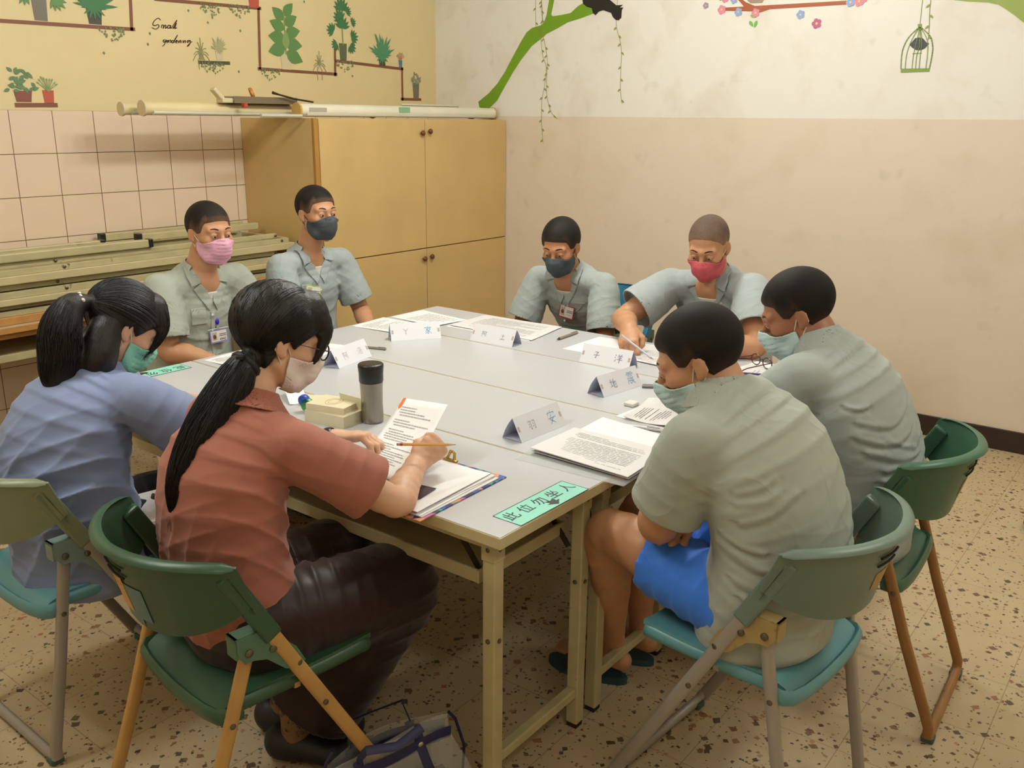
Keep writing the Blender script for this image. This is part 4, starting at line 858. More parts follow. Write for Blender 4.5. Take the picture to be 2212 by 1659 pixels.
# clear bag on the floor
bg = thing('clear_bag', 'transparent plastic bag with navy trim and snaps on the floor by the table leg', 'bag', (-.115, .235, 0), R_(-22))
pvc = P('pvc', '#dfe3df', .15, bump=.6, bscale=14, bdist=.01, Alpha=.16); navy = P('navy_trim', '#20234f', .5)
def bagf(u, v, s):
    w_ = .19*(1-.12*v)+.01*math.sin(6*v); return (u*w_-.02*v, s*(.065*(1-.75*v)+.012*math.sin(3*u+2*v)), .005+.20*v-.025*v*u*u+.025*u*v)
for s in (-1, 1): shell(MB(), lambda u, v: bagf(u, v, s), 14, 10, .0012).build('clear_panel', pvc, bg)
MB().box((-.16, -.06, .002), (.16, .06, .006)).build('bag_base', P('bag_base', '#30302f', .6, var=.2), bg)
for s in (-1, 1):
    MB().tube([V(*bagf(u, .78, s))+V(0, s*.002, 0) for u in np.linspace(-1, 1, 15)], .016, 8, sq=.12, side=(0, 0, 1)).build('trim_band', navy, bg)
    for u in (-.5, .45):
        MB().tube([V(*bagf(u, .05+.18*k, s))+V(0, s*.003, 0) for k in range(5)]+[V(*bagf(u, .95, s))+V(0, s*.004, 0)], .012, 6, sq=.15, side=(1, 0, 0)).build('vertical_strap', navy, bg)
    st = [V(*bagf(-.5, .95, s)), V(-.09, s*.06, .225), V(-.02, s*.075, .22), V(.05, s*.06, .235), V(*bagf(.45, .95, s))]
    MB().tube(st, .011, 8, sq=.2, side=(0, 1, 0)).build('handle', navy, bg)
sn = P('snap_silver', '#c9c5b8', .25, 1.)
for u, v in ((-.5, .8), (.45, .8), (-.5, .3), (0, .95)):
    p = V(*bagf(u, v, -1)); MB().lathe([(.007, 0), (.007, .003), (.003, .005)], 12, p+V(0, -.006, 0), (0, -1, 0)).build('snap', sn, bg)
for s in (-1, 1): MB().tube([V(s*.188, 0, .01), V(s*.188, -.01, .1), V(s*.168, 0, .18), V(s*.150, 0, .205)], .004, 6).build('side_piping', navy, bg)
folder_in = simple('folder', 'yellowish folder standing inside the clear bag', 'folder', MB().box((-.165, .245, .008), (.0, .251, .15), 0, Matrix.Translation((-.085, .24, 0)) @ Matrix.Rotation(R_(-20), 4, 'Z') @ Matrix.Translation((.085, -.24, 0))), P('folder_yellow', '#8f8650', .5))
folder_in.location = (0, 0, 0)
tag(MB().ball((-.13, .222, .055), (.045, .028, .045), 14).ball((-.07, .20, .05), (.05, .024, .042), 14).build('cloth_bundle', P('bundle_dark', '#2b2522', .8, var=.5, vscale=25, bump=.8, bscale=25, bdist=.01)), 'dark bundled cloth inside the clear bag', 'cloth')
# sandal tip at right
tag(MB().ball((2.66, -.74, .03), (.07, .045, .03), 16).build('shoe', P('shoe_dark', '#1a1614', .4)), 'dark shoe tip on the floor at the right edge', 'shoe')

# ------------------------------------------------------------------ smooth solid modelling (signed distances -> mesh) for people and clothes
F4 = np.float32
def smin(a, b, k):
    if k <= 0: return np.minimum(a, b)
    h = np.clip(.5+.5*(b-a)/k, 0, 1); return b*(1-h)+a*h-k*h*(1-h)
def smax(a, b, k): return -smin(-a, -b, k)
def catmull(nodes, k):
    A = [np.concatenate([np.atleast_1d(np.asarray(c, float)).ravel() for c in n]) for n in nodes]; out = []
    if k <= 1 or len(A) < 3: return A
    for i in range(len(A)-1):
        p0, p1, p2, p3 = A[max(i-1, 0)], A[i], A[i+1], A[min(i+2, len(A)-1)]
        for j in range(k):
            t = j/k; out.append(.5*((2*p1)+(-p0+p2)*t+(2*p0-5*p1+4*p2-p3)*t*t+(-p0+3*p1-3*p2+p3)*t**3))
    out.append(A[-1]); return out
class Tube:      # elliptical tube through nodes (pos, rx, ry); rx along side
    def __init__(s, nodes, side=(1, 0, 0), k=1, cap=1.):
        N = catmull([(n[0], n[1], n[2] if len(n) > 2 else n[1]) for n in nodes], k); s.segs = []
        side = V(*side)
        for a, b in zip(N[:-1], N[1:]):
            pa, pb = a[:3], b[:3]; w = pb-pa; L = np.linalg.norm(w)
            if L < 1e-6: continue
            w = w/L; u = side-w*(side@w)
            if np.linalg.norm(u) < 1e-3: u = np.cross(w, (0, 0, 1.)) if abs(w[2]) < .9 else np.cross(w, (0, 1., 0))
            u = nrm(u); v = np.cross(w, u); s.segs.append((pa.astype(F4), w.astype(F4), F4(L), u.astype(F4), v.astype(F4), F4(a[3]), F4(b[3]), F4(a[4]), F4(b[4])))
        P_ = np.array([n[:3] for n in N]); s.c = (P_.min(0)+P_.max(0))/2; s.r = max(np.linalg.norm(P_-s.c, axis=1))+max(max(n[3], n[4]) for n in N); s.cap = cap
    def __call__(s, P):
        D = None
        for (pa, w, L, u, v, ax, bx, ay, by) in s.segs:
            q = P-pa; t = q@w; tc = np.clip(t/L, 0, 1); rx = ax+(bx-ax)*tc; ry = ay+(by-ay)*tc
            x = q@u; y = q@v; z = (t-tc*L)*s.cap; rz = np.minimum(rx, ry)
            k0 = np.sqrt((x/rx)**2+(y/ry)**2+(z/rz)**2); k1 = np.sqrt((x/rx**2)**2+(y/ry**2)**2+(z/rz**2)**2)
            d = np.where(k1 > 1e-6, k0*(k0-1)/np.maximum(k1, 1e-6), -rz)
            D = d if D is None else smin(D, d, .006)
        return D
def Ell(c, r, M=None):       # ellipsoid, M columns = axes
    c = V(*c).astype(F4); r = V(*r).astype(F4); M_ = None if M is None else np.asarray(M, F4)
    def f(P):
        q = P-c
        if M_ is not None: q = q@M_
        k0 = np.sqrt(((q/r)**2).sum(1)); k1 = np.sqrt(((q/r**2)**2).sum(1)); return np.where(k1 > 1e-6, k0*(k0-1)/np.maximum(k1, 1e-6), -r.min())
    f.c = c; f.r = float(r.max()); return f
def inv(f): g = lambda P: -f(P); g.c, g.r = f.c, f.r; return g
def Plane(o, n):             # negative on the side opposite to n
    o = V(*o).astype(F4); n = nrm(n).astype(F4); return lambda P: (P-o)@n
class Model:
    def __init__(s): s.ops = []
    def u(s, f, k=.012): s.ops.append(('u', f, k)); return s
    def s(s, f, k=.004): s.ops.append(('s', f, k)); return s
    def i(s, f, k=.002): s.ops.append(('i', f, k)); return s
    def w(s, f): s.ops.append(('w', f, 0)); return s
    def ev(s, P):
        D = None
        for o, f, k in s.ops:
            if o == 'u': d = f(P); D = d if D is None else smin(D, d, k)
            elif o == 's': D = smax(D, -f(P), k)
            elif o == 'i': D = smax(D, f(P), k)
            else: D = D+f(P)
        return D
    __call__ = ev
    def evb(s, PB, bc, br):      # blocks of points, skipping far primitives
        nb, m, _ = PB.shape; D = np.full((nb, m), .05, F4)
        for o, f, k in s.ops:
            if o in 'us' and hasattr(f, 'r'):
                sel = np.linalg.norm(bc-np.asarray(f.c), axis=1) < f.r+br+k+.03
                if not sel.any(): continue
                d = f(PB[sel].reshape(-1, 3)).reshape(-1, m); D[sel] = smin(D[sel], d, k) if o == 'u' else smax(D[sel], -d, k)
            else:
                d = f(PB.reshape(-1, 3)).reshape(nb, m)
                D = smin(D, d, k) if o == 'u' else smax(D, -d, k) if o == 's' else smax(D, d, k) if o == 'i' else D+d
        return D
QH = 1.0
def mesh_sdf(model, lo, hi, h, full=False):
    h = h*QH; B = 8; lo = np.array(lo, F4); n = np.ceil((np.array(hi)-lo)/h/B).astype(int); n = np.maximum(n, 1); dims = n*B
    g = [lo[i]+(np.arange(n[i])+.5)*B*h-.5*h for i in range(3)]
    C = np.stack(np.meshgrid(*g, indexing='ij'), -1).reshape(-1, 3).astype(F4); hb = B*h*.5*1.75
    dc = np.concatenate([model.ev(C[i:i+40000]) for i in range(0, len(C), 40000)])
    act = np.nonzero(np.abs(dc) < hb*1.35+.012)[0] if not full else np.arange(len(C))
    D = np.where(dc > 0, F4(1), F4(-1)).reshape(n)[:, None, :, None, :, None]
    D = np.broadcast_to(D, (n[0], B, n[1], B, n[2], B)).transpose(0, 2, 4, 1, 3, 5).reshape(-1, B, B, B).copy()
    off = np.stack(np.meshgrid(*[np.arange(B)]*3, indexing='ij'), -1).reshape(-1, 3)
    idx = np.stack(np.unravel_index(act, n), -1)
    for s0 in range(0, len(act), 400):
        a = act[s0:s0+400]; PB = (lo+(idx[s0:s0+400][:, None, :]*B+off[None])*h).astype(F4)
        D[a] = model.evb(PB, C[a], hb).reshape(-1, B, B, B)
    D = D.reshape(n[0], n[1], n[2], B, B, B).transpose(0, 3, 1, 4, 2, 5).reshape(dims)
    D = np.pad(D, 1, constant_values=1.); lo = lo-h; S_ = D < 0
    c = sum(S_[i:dims[0]+1+i, j:dims[1]+1+j, k:dims[2]+1+k].astype(np.int8) for i in (0, 1) for j in (0, 1) for k in (0, 1))
    cells = np.argwhere((c > 0) & (c < 8)); vid = np.full(c.shape, -1, np.int32); vid[tuple(cells.T)] = np.arange(len(cells))
    acc = np.zeros((len(cells), 3)); cnt = np.zeros(len(cells))
    cor = [(i, j, k) for i in (0, 1) for j in (0, 1) for k in (0, 1)]
    vals = {o: D[cells[:, 0]+o[0], cells[:, 1]+o[1], cells[:, 2]+o[2]] for o in cor}
    for a in cor:
        for ax in range(3):
            if a[ax]: continue
            b = list(a); b[ax] = 1; b = tuple(b); va, vb = vals[a], vals[b]; m = (va < 0) != (vb < 0)
            t = va[m]/(va[m]-vb[m]); p = np.tile(np.array(a, float), (m.sum(), 1)); p[:, ax] += t; acc[m] += p; cnt[m] += 1
    vs = lo+(cells+acc/cnt[:, None])*h
    quads = []
    for ax in range(3):
        sl0 = [slice(1, -1)]*3; sl0[ax] = slice(0, -1); sl1 = list(sl0); sl1[ax] = slice(1, None)
        A, Bq = S_[tuple(sl0)], S_[tuple(sl1)]; e = np.argwhere(A != Bq); 
        if len(e) == 0: continue
        ee = e.copy(); 
        for q in range(3):
            if q != ax: ee[:, q] += 1
        o1, o2 = [(1, 2), (2, 0), (0, 1)][ax]
        def cid(d1, d2): x = ee.copy(); x[:, o1] -= d1; x[:, o2] -= d2; return vid[x[:, 0], x[:, 1], x[:, 2]]
        q = np.stack([cid(1, 1), cid(0, 1), cid(0, 0), cid(1, 0)], 1); fl = ~A[tuple(e.T)]
        q[fl] = q[fl][:, ::-1]; quads.append(q)
    q = np.concatenate(quads); q = q[(q >= 0).all(1)]
    return vs, q
def sdf_obj(name, model, lo, hi, h, mat, parent=None, base=(0, 0, 0), smooth_it=0, full=False):
    vs, q = mesh_sdf(model, lo, hi, h, full)
    me = bpy.data.meshes.new(name); me.vertices.add(len(vs)); me.vertices.foreach_set('co', (vs-np.array(base)).astype(F4).ravel())
    me.loops.add(len(q)*4); me.loops.foreach_set('vertex_index', q.ravel().astype(np.int32)); me.polygons.add(len(q))
    me.polygons.foreach_set('loop_start', np.arange(0, len(q)*4, 4, dtype=np.int32)); me.polygons.foreach_set('loop_total', np.full(len(q), 4, np.int32))
    me.polygons.foreach_set('use_smooth', np.ones(len(q), bool)); me.update(calc_edges=True); me.materials.append(mat)
    o = link(bpy.data.objects.new(name, me), parent)
    if smooth_it: m = o.modifiers.new('smooth', 'SMOOTH'); m.factor = .5; m.iterations = smooth_it
    return o
def snoise(freq, seed, n=5):
    r = np.random.RandomState(seed); K = r.normal(size=(n, 3)); K = (K/np.linalg.norm(K, axis=1, keepdims=True)*freq*r.uniform(.6, 1.4, (n, 1))).astype(F4); ph = r.uniform(0, 6.28, n).astype(F4)
    return lambda P: np.sin(P@K.T+ph).mean(1)
def folds(lst, glob=.0015, seed=0, gf=28):    # lst: (centre, radius, direction across the folds, amplitude, spacing)
    N1 = snoise(9, seed); N2 = snoise(gf, seed+1); N3 = snoise(gf*1.9, seed+2)
    L = [(V(*c).astype(F4), F4(r), nrm(d).astype(F4), F4(a), F4(2*math.pi/sp)) for c, r, d, a, sp in lst]
    def f(P):
        w1 = N1(P); s = glob*(np.abs(N2(P+w1[:, None]*.03))*2-1)+glob*.5*N3(P)
        for c, r, d, a, fr in L:
            q = P-c; e = np.exp(-(q*q).sum(1)/(r*r)); ph = (q@d)*fr+w1*3.; s = s-a*e*((1-np.abs(np.sin(ph*.5)))**1.6*1.6-.5)
        return s
    return f

# ------------------------------------------------------------------ people
def head_core(ears=True, fem=False):
    m = Model()
    m.u(Ell((0, -.018, .035), (.0765, .096, .084)), .01).u(Ell((0, .022, -.035), (.060, .064, .078)), .03)
    m.u(Tube([((-.052, -.002, -.055), .018), ((-.036, .045, -.090), .017), ((0, .066, -.104), .019), ((.036, .045, -.090), .017), ((.052, -.002, -.055), .018)], (0, 0, 1)), .022)
    m.u(Tube([((-.044, .070, .020), .011), ((0, .084, .020), .010), ((.044, .070, .020), .011)], (0, 0, 1)), .018)
    for s in (-1, 1):
        m.u(Ell((.043*s, .056, -.022), (.022, .024, .020)), .022)
        m.s(Ell((.031*s, .101, .001), (.019, .017, .012)), .014)
        m.u(Ell((.031*s, .0775, .001), (.0135, .0120, .0115)), .004)
    m.u(Tube([((0, .084, .008), .008), ((0, .098, -.018), .0095), ((0, .106, -.032), .0115)], (1, 0, 0)), .010)
    for s in (-1, 1): m.u(Ell((.012*s, .094, -.035), (.009, .010, .008)), .006)
    m.u(Ell((0, .086, -.058), (.022, .011, .0055)), .006).u(Ell((0, .085, -.068), (.019, .011, .006)), .006).s(Ell((0, .099, -.0628), (.022, .006, .0016)), .002)
    if ears:
        for s in (-1, 1):
            M = np.array([[.93, -.36*s, 0], [.36*s, .93, 0], [0, 0, 1.]])
            m.u(Ell((.077*s, -.012, -.006), (.0080, .0165, .0285), M), .005).u(Ell((.073*s, -.004, -.028), (.007, .009, .010)), .005)
            m.s(Ell((.0860*s, -.006, -.004), (.0060, .0095, .016), M), .003)
    return m
HEAD, HEAD_NE = head_core(), head_core(False)
class Local:
    def __init__(s, f, c, M, sc=1., r=.17): s.f, s.c0, s.M, s.sc = f, V(*c).astype(F4), np.asarray(M, F4), F4(sc); s.c = V(*c); s.r = r
    def __call__(s, P): return s.f(((P-s.c0)@s.M)/s.sc)*s.sc
def headframe(yaw, pitch, roll=0):
    y, p, r = R_(yaw), R_(pitch), R_(roll); f = V(-math.sin(y)*math.cos(p), math.cos(y)*math.cos(p), -math.sin(p)); rt = V(math.cos(y), math.sin(y), 0); up = np.cross(rt, f)
    c, s = math.cos(r), math.sin(r); rt2 = rt*c-up*s; up2 = up*c+rt*s
    return np.stack([rt2, f, up2], 1)
def polyd(poly):
    poly = [np.array(p, F4) for p in poly]
    def f(u, v):
        d = np.full(u.shape, 1e9, F4); ins = np.ones(u.shape, F4)
        n = len(poly)
        for i in range(n):
            a, b = poly[i], poly[(i+1) % n]; ex, ey = b-a; wx, wy = u-a[0], v-a[1]; t = np.clip((wx*ex+wy*ey)/(ex*ex+ey*ey), 0, 1)
            dx, dy = wx-ex*t, wy-ey*t; d = np.minimum(d, dx*dx+dy*dy)
            c1 = v >= a[1]; c2 = v < b[1]; c3 = ex*wy > ey*wx; fl = (c1 & c2 & c3) | (~c1 & ~c2 & ~c3); ins = np.where(fl, -ins, ins)
        return ins*np.sqrt(d)
    return f
def hand_parts(w, d, back, thumb, curls=(25, 35, 25), splay=0., tpts=None, sc=1., fan=None):
    """w wrist, d finger direction, back = back-of-hand normal, thumb = towards the thumb; returns primitives"""
    Y = nrm(d); Z = nrm(V(*back)-Y*(V(*back)@Y)); X = np.cross(Y, Z); X = X if X@V(*thumb) > 0 else -X
    w = V(*w); L = lambda x, y, z: w+sc*(X*x+Y*y+Z*z); out = []
    out.append((Tube([(L(0, -.012, 0), .027*sc, .021*sc), (L(0, .02, 0), .031*sc, .0185*sc), (L(0, .06, 0), .038*sc, .0155*sc), (L(0, .084, 0), .037*sc, .0125*sc)], X), .015))
    for i, (bx, ln) in enumerate(((.0275, .95), (.0095, 1.06), (-.0095, 1.), (-.0275, .8))):
        cu = curls[i] if hasattr(curls[0], '__len__') else curls; p = L(bx, .084-.004*abs(i-1), -.001); a = 0.; sp = R_(splay*(1.5-i)); nodes = [(p, .0098*sc)]
        for seg, (ll, ang, r) in enumerate(((.046, cu[0], .0088), (.027, cu[1], .0078), (.021, cu[2], .0066))):
            a += R_(ang); dd = (Y*math.cos(sp)+X*math.sin(sp))*math.cos(a)-Z*math.sin(a); p = p+dd*ll*ln*sc; nodes.append((p, r*sc))
        out.append((Tube(nodes, X), .003))
    tp = tpts or [(.026, .022, -.006), (.046, .045, -.014), (.053, .072, -.022), (.054, .094, -.028)]
    out.append((Tube([(L(*q), r*sc) for q, r in zip(tp, (.015, .0125, .0100, .0078))], Z), .009))
    return out, L
class Sleeve:
    def __init__(s, nodes, side, end=None, cut=.035, th=.0055, k=3):
        s.t = Tube(nodes, side, k); s.c, s.r = s.t.c, s.t.r; a, b = V(*nodes[-2][0]), V(*nodes[-1][0]); s.pl = Plane(b, b-a); s.cut = cut; s.th = th
    def __call__(s, P):
        d = s.t(P); e = s.pl(P); return np.maximum(np.maximum(d, e), -np.maximum(d+s.th, -(e+s.cut)))
def strands(name, paths, r, mat, parent, base):
    vs = []; fs = []
    for P_ in paths:
        P_ = np.asarray(P_); n = len(P_); k = len(vs)
        T_ = np.gradient(P_, axis=0); u = np.cross(T_, (0.3, .2, 1.)); u /= np.maximum(1e-9, np.linalg.norm(u, axis=1, keepdims=True)); v = np.cross(T_, u); v /= np.maximum(1e-9, np.linalg.norm(v, axis=1, keepdims=True))
        for i in range(n):
            rr = r*(1 if i < n-2 else .5)
            for a in (0, 2.094, 4.189): vs.append(P_[i]+rr*(u[i]*math.cos(a)+v[i]*math.sin(a))-base)
        for i in range(n-1):
            for j in range(3): fs.append((k+3*i+j, k+3*i+(j+1) % 3, k+3*i+3+(j+1) % 3, k+3*i+3+j))
    o = obj(name, vs, fs, mat, parent, True); o['kind'] = 'stuff'; return o
def surf(f, P_, D, off=0., n=14, lo=0., hi=.2):      # march from P along D outwards to the surface f = off
    P_ = P_.astype(F4); a = np.full(len(P_), lo, F4); b = np.full(len(P_), hi, F4)
    for _ in range(n):
        m = (a+b)/2; ins = f((P_+D*m[:, None]).astype(F4)) < off; a = np.where(ins, m, a); b = np.where(ins, b, m)
    return P_+D*((a+b)/2)[:, None]
HL = dict(short=([-.12, -.07, -.03, -.005, .02, .036, .050, .075, .10], [-.062, -.06, -.045, .018, .002, .008, .046, .057, .063]),
          bald=([-.12, -.07, -.03, -.005, .02, .045, .07, .10], [-.05, -.048, -.03, .03, .02, .05, .072, .085]),
          long=([-.12, -.07, -.03, -.005, .02, .045, .07, .10], [-.10, -.10, -.085, .012, -.012, .022, .046, .058]))
def person(label, sp):
    base = V(sp['pel'][0], sp['pel'][1], 0); t = thing('person', label, 'person', base, 0, sp.get('group'))
    F = R_(sp['F']); fw = V(-math.sin(F), math.cos(F), 0); rt = V(math.cos(F), math.sin(F), 0)
    pel, wai, che, nek = (V(*sp[k]) for k in ('pel', 'wai', 'che', 'nek')); hc = V(*sp['head']); Mh = headframe(*sp['look']); hs = sp.get('hs', 1.); q = sp.get('q', .0042)
    H_ = Local(HEAD, hc, Mh, hs); HN = Local(HEAD_NE, hc, Mh, hs); hl = lambda x, y, z: hc+Mh@V(x, y, z)*hs
    a = sp.get('arm', 1.); tor = sp['tor']; shR, shL = V(*sp['sh'][0]), V(*sp['sh'][1]); el, wr = [V(*e) for e in sp['el']], [V(*e) for e in sp['wr']]
    skm = sp['skin']; top = nek*.6+che*.4+V(0, 0, .02)
    # body: one continuous surface
    b = Model(); c_ = -.016
    T0 = [(pel, tor[0][0]+c_, tor[0][1]+c_), (wai, tor[1][0]+c_, tor[1][1]+c_), (che, tor[2][0]+c_, tor[2][1]+c_), (top, tor[3][0]+c_, tor[3][1]+c_)]
    b.u(Tube(T0, rt, 3), .02)
    nr = sp.get('neck', .056)
    b.u(Tube([(nek-V(0, 0, .03), nr*1.25, nr*1.2), (nek+V(0, 0, .01), nr, nr), (hl(0, -.022, -.055), nr*.95, nr*1.0)], rt, 3), .03)
    for s_, e_, w_, sh in zip((1, -1), el, wr, (shR, shL)):
        b.u(Tube([(nek*.5+sh*.5-V(0, 0, .012), .045, .04), (sh, .050*a), (sh*.5+e_*.5, .046*a), (e_, .040*a), (e_*.65+w_*.35, .043*a, .040*a), (w_, .028*a, .023*a)], fw, 3), .02)
    hands = []
    for i, h in enumerate(sp['hand']):
        if h is None: continue
        hp, L = hand_parts(wr[i], *h['a'], **h.get('k', {})); hands.append(L)
        for pr_, k in hp: b.u(pr_, k)
    kn, an = [V(*k) for k in sp['kn']], [V(*k) for k in sp['an']]; lg = sp.get('leg', 1.)
    for s_, k_, n_ in zip((1, -1), kn, an):
        hip = pel+rt*.09*s_-V(0, 0, .02)
        b.u(Tube([(hip, .075*lg), (hip*.5+k_*.5, .07*lg), (k_, .055*lg), (k_*.7+n_*.3, .056*lg), (n_*.85+k_*.15, .034*lg), (n_, .034*lg)], rt, 3), .02)
        if sp.get('bare'):
            td = nrm(V(*sp['toe'])); b.u(Tube([(n_-td*.03-V(0, 0, .045), .030), (n_+td*.06-V(0, 0, .045), .034, .024), (n_+td*.14-V(0, 0, .058), .042, .016), (n_+td*.175-V(0, 0, .06), .035, .012)], np.cross(td, (0, 0, 1)), 2), .02)
    b.u(H_, .012)
    allp = np.array([pel, wai, che, nek, hc, *el, *wr, *kn, *an, shR, shL]); lo, hi = allp.min(0)-.2, allp.max(0)+.2; lo[2] = max(lo[2], 0.)
    body = sdf_obj('body', b, lo, hi, q, skm, t, base)
    # clothes
    cm = sp['shirt']; sh_m = Model(); fl = []
    hem = sp.get('hem', .06)
    TN = [(pel-V(0, 0, hem), tor[0][0]+.004, tor[0][1]+.004), (pel, tor[0][0], tor[0][1]), (wai, *tor[1]), (che, *tor[2]), (top, *tor[3]), (nek-V(0, 0, .005), nr+.022, nr+.020)]
    sh_m.u(Tube(TN, rt, 3, cap=2.2), .02)
    for s_, e_, sh in zip((1, -1), el, (shR, shL)):
        fr = sp.get('slv', .78); en = sh+(e_-sh)*fr; r0, r1 = sp.get('slr', (.062, .070)); sd = np.cross(e_-sh, rt); sd = sd if np.linalg.norm(sd) > .01 else fw
        sh_m.u(Tube([(nek*.62+sh*.38-V(0, 0, .014), .052, .045), (sh, r0*a, r0*a*.95), (sh*.7+e_*.3, r0*a)], fw, 2), .035)
        sh_m.u(Sleeve([(sh*.9+e_*.1, r0*a), (sh*.5+en*.5, (r0+r1)/2*a), (en, r1*a, r1*a*.92)], sd), .012)
        ad = nrm(e_-sh); fl += [(sh*.45+en*.55, .10, nrm(ad+.3*rt*s_), .0020, .042), (sh*.8+che*.2-V(0, 0, .05), .09, nrm(rt*s_*.6+V(0, 0, .8)), .0026, .036)]
    fl += [(wai+fw*tor[1][1]*.8, .15, nrm(wai-pel+fw*.2), .0035, .055), (wai*.4+pel*.6-fw*tor[0][1]*.7, .15, nrm(V(0, 0, 1)+rt*.15), .0035, .05), (wai*.6+che*.4-fw*tor[1][1]+rt*.06, .13, nrm(V(0, 0, 1)-rt*.5), .003, .06)]+sp.get('folds', [])
    raw = Model(); raw.ops = list(sh_m.ops)
    sh_m.w(folds(fl, sp.get('fg', .0007), sp.get('seed', 1)))
    sp_n = [pel, wai, che, top]; zz_ = [n_[2] for n_ in sp_n]
    def onback(a_, z_):      # point on the shirt at angle a_ (0 front, 90 left, 180 back) and height z_
        c0 = np.array([np.interp(z_, zz_, [n_[i] for n_ in sp_n]) for i in (0, 1)]+[z_]); d_ = fw*math.cos(R_(a_))-rt*math.sin(R_(a_)); return surf(raw, c0[None], d_[None].astype(F4), 0, hi=.35)[0]
    CR = []
    for path, wd_, am_ in sp.get('crease', []):
        pts_ = [onback(*p_) for p_ in path]; CR.append((Tube([(p_, .001) for p_ in pts_], (0, 0, 1), 3), wd_, am_))
    def creases(P):
        s = np.zeros(len(P), F4)
        for tb, wd_, am_ in CR:
            near = np.linalg.norm(P-tb.c, axis=1) < tb.r+.05
            if near.any():
                Q = P[near]; tmin = np.full(len(Q), 9., F4); vz = np.zeros(len(Q), F4)
                for (pa, w_, L_, *_r) in tb.segs:
                    q_ = Q-pa; tt = np.clip(q_@w_, 0, L_); e_ = q_-tt[:, None]*w_; dd = np.sqrt((e_*e_).sum(1)); m_ = dd < tmin; tmin = np.where(m_, dd, tmin); vz = np.where(m_, e_[:, 2], vz)
                endf = 1.; s[near] += am_*(-np.exp(-(tmin/wd_)**2)+.8*np.exp(-((tmin-1.6*wd_)/(wd_*1.1))**2)*(vz < 0))
        return s
    if CR: sh_m.w(creases)
    sh_m.s(Tube([(nek-V(0, 0, .02)+fw*.004, nr+.010, nr+.010), (nek+nrm(hl(0, -.02, -.06)-nek)*.12, nr+.02, nr+.02)], rt), .006)
    vn = sp.get('vneck')
    fx = lambda v: nek+nrm(che-nek)*v                              # point down the breastbone
    if vn:
        fr_ = lambda p: surf(raw, np.array([p]), fw[None].astype(F4), 0, hi=.3)[0]
        sh_m.s(Tube([(fr_(fx(-.0))+V(0, 0, .03), .046, .05), (fr_(fx(.05)), .030, .022), (fr_(fx(vn)), .006, .012)], rt), .004)
    shirt = sdf_obj('shirt', sh_m, lo, hi, q, cm, t, base)
    if vn:
        um = Model(); um.u(Tube([(n_[0], n_[1]+.006, n_[2]+.006) for n_ in T0], rt, 3), .02).u(Tube([(nek-V(0, 0, .03), nr*1.25+.004, nr*1.2+.004), (nek, nr+.004, nr+.004)], rt), .02)
        um.i(Plane(fx(vn*sp.get('tee', .35)), V(0, 0, 1)+fw*.1)); um.i(Plane(fx(.25), -nrm(nek-che)))
        sdf_obj('undershirt', um, np.minimum(nek, fx(.25))-.2, nek+.2, .005, P('tee_white', '#dedbd3', .8), t, base)
    # collar and front details drawn on the shirt surface
    ng = fx(.0); vv = nrm(nek-che+V(0, 0, 1e-4)); vv = nrm(V(0, 0, 1)*.8+vv*.2-fw*.15)
    def patch(name, polys, off, th, par, mat, front=True, hres=.0028):
        pf = [polyd(p) for p in polys]; o = ng.astype(F4); R32, V32, F32_ = rt.astype(F4), vv.astype(F4), fw.astype(F4)
        def f(P):
            qq = P-o; u_, v_, w_ = qq@R32, qq@V32, qq@F32_; d = pf[0](u_, v_)
            for g_ in pf[1:]: d = np.minimum(d, g_(u_, v_))
            return np.maximum(np.maximum(np.abs(raw(P)-off)-th, d), (-w_ if front else w_)-.0)
        m = Model(); m.u(f, 0)
        pts = np.array([ng+rt*x+vv*y for pl in polys for x, y in pl]); l_, h_ = pts.min(0)-.02, pts.max(0)+.02
        ext = fw*.26*(1 if front else -1); l_ = np.minimum(l_, l_+ext); h_ = np.maximum(h_, h_+ext)
        return sdf_obj(name, m, l_, h_, hres, mat, par, base)
    mir = lambda p: [(-x, y) for x, y in p]
    if vn:
        leaf = [(.028, .062), (.075, .058), (.098, .0), (.090, -.042), (.044, -.030), (.030, .01)]; lap = [(.044, -.028), (.082, -.052), (.020, -.075-vn*.75), (.0, -.035-vn*.75), (.022, -.05)]
        [patch('lapel', [p_], .005, .0022, shirt, cm) for p_ in (lap, mir(lap))]; [patch('collar', [p_], .010, .0024, shirt, cm) for p_ in (leaf, mir(leaf))]
        sl_ = [(-.002, -.05-vn), (.016, -.05-vn), (.016, -.36), (-.002, -.36)]; patch('placket', [sl_], .0015, .0022, shirt, cm)
        pk_ = [(-.10, -.13), (-.035, -.13), (-.035, -.20), (-.10, -.20)]; patch('pocket', [mir(pk_) if sp.get('pk', 1) else pk_], .002, .0018, shirt, cm)
        bt = MB()
        for v_ in (-.16, -.23): p = surf(raw, np.array([ng+rt*.007+vv*v_]), fw[None].astype(F4), .004, hi=.3)[0]; bt = MB().lathe([(.0055, 0), (.0055, .002), (.003, .003)], 10, p-base, fw); bt.build('button', P('button_white', '#d9d9d2', .3), shirt)
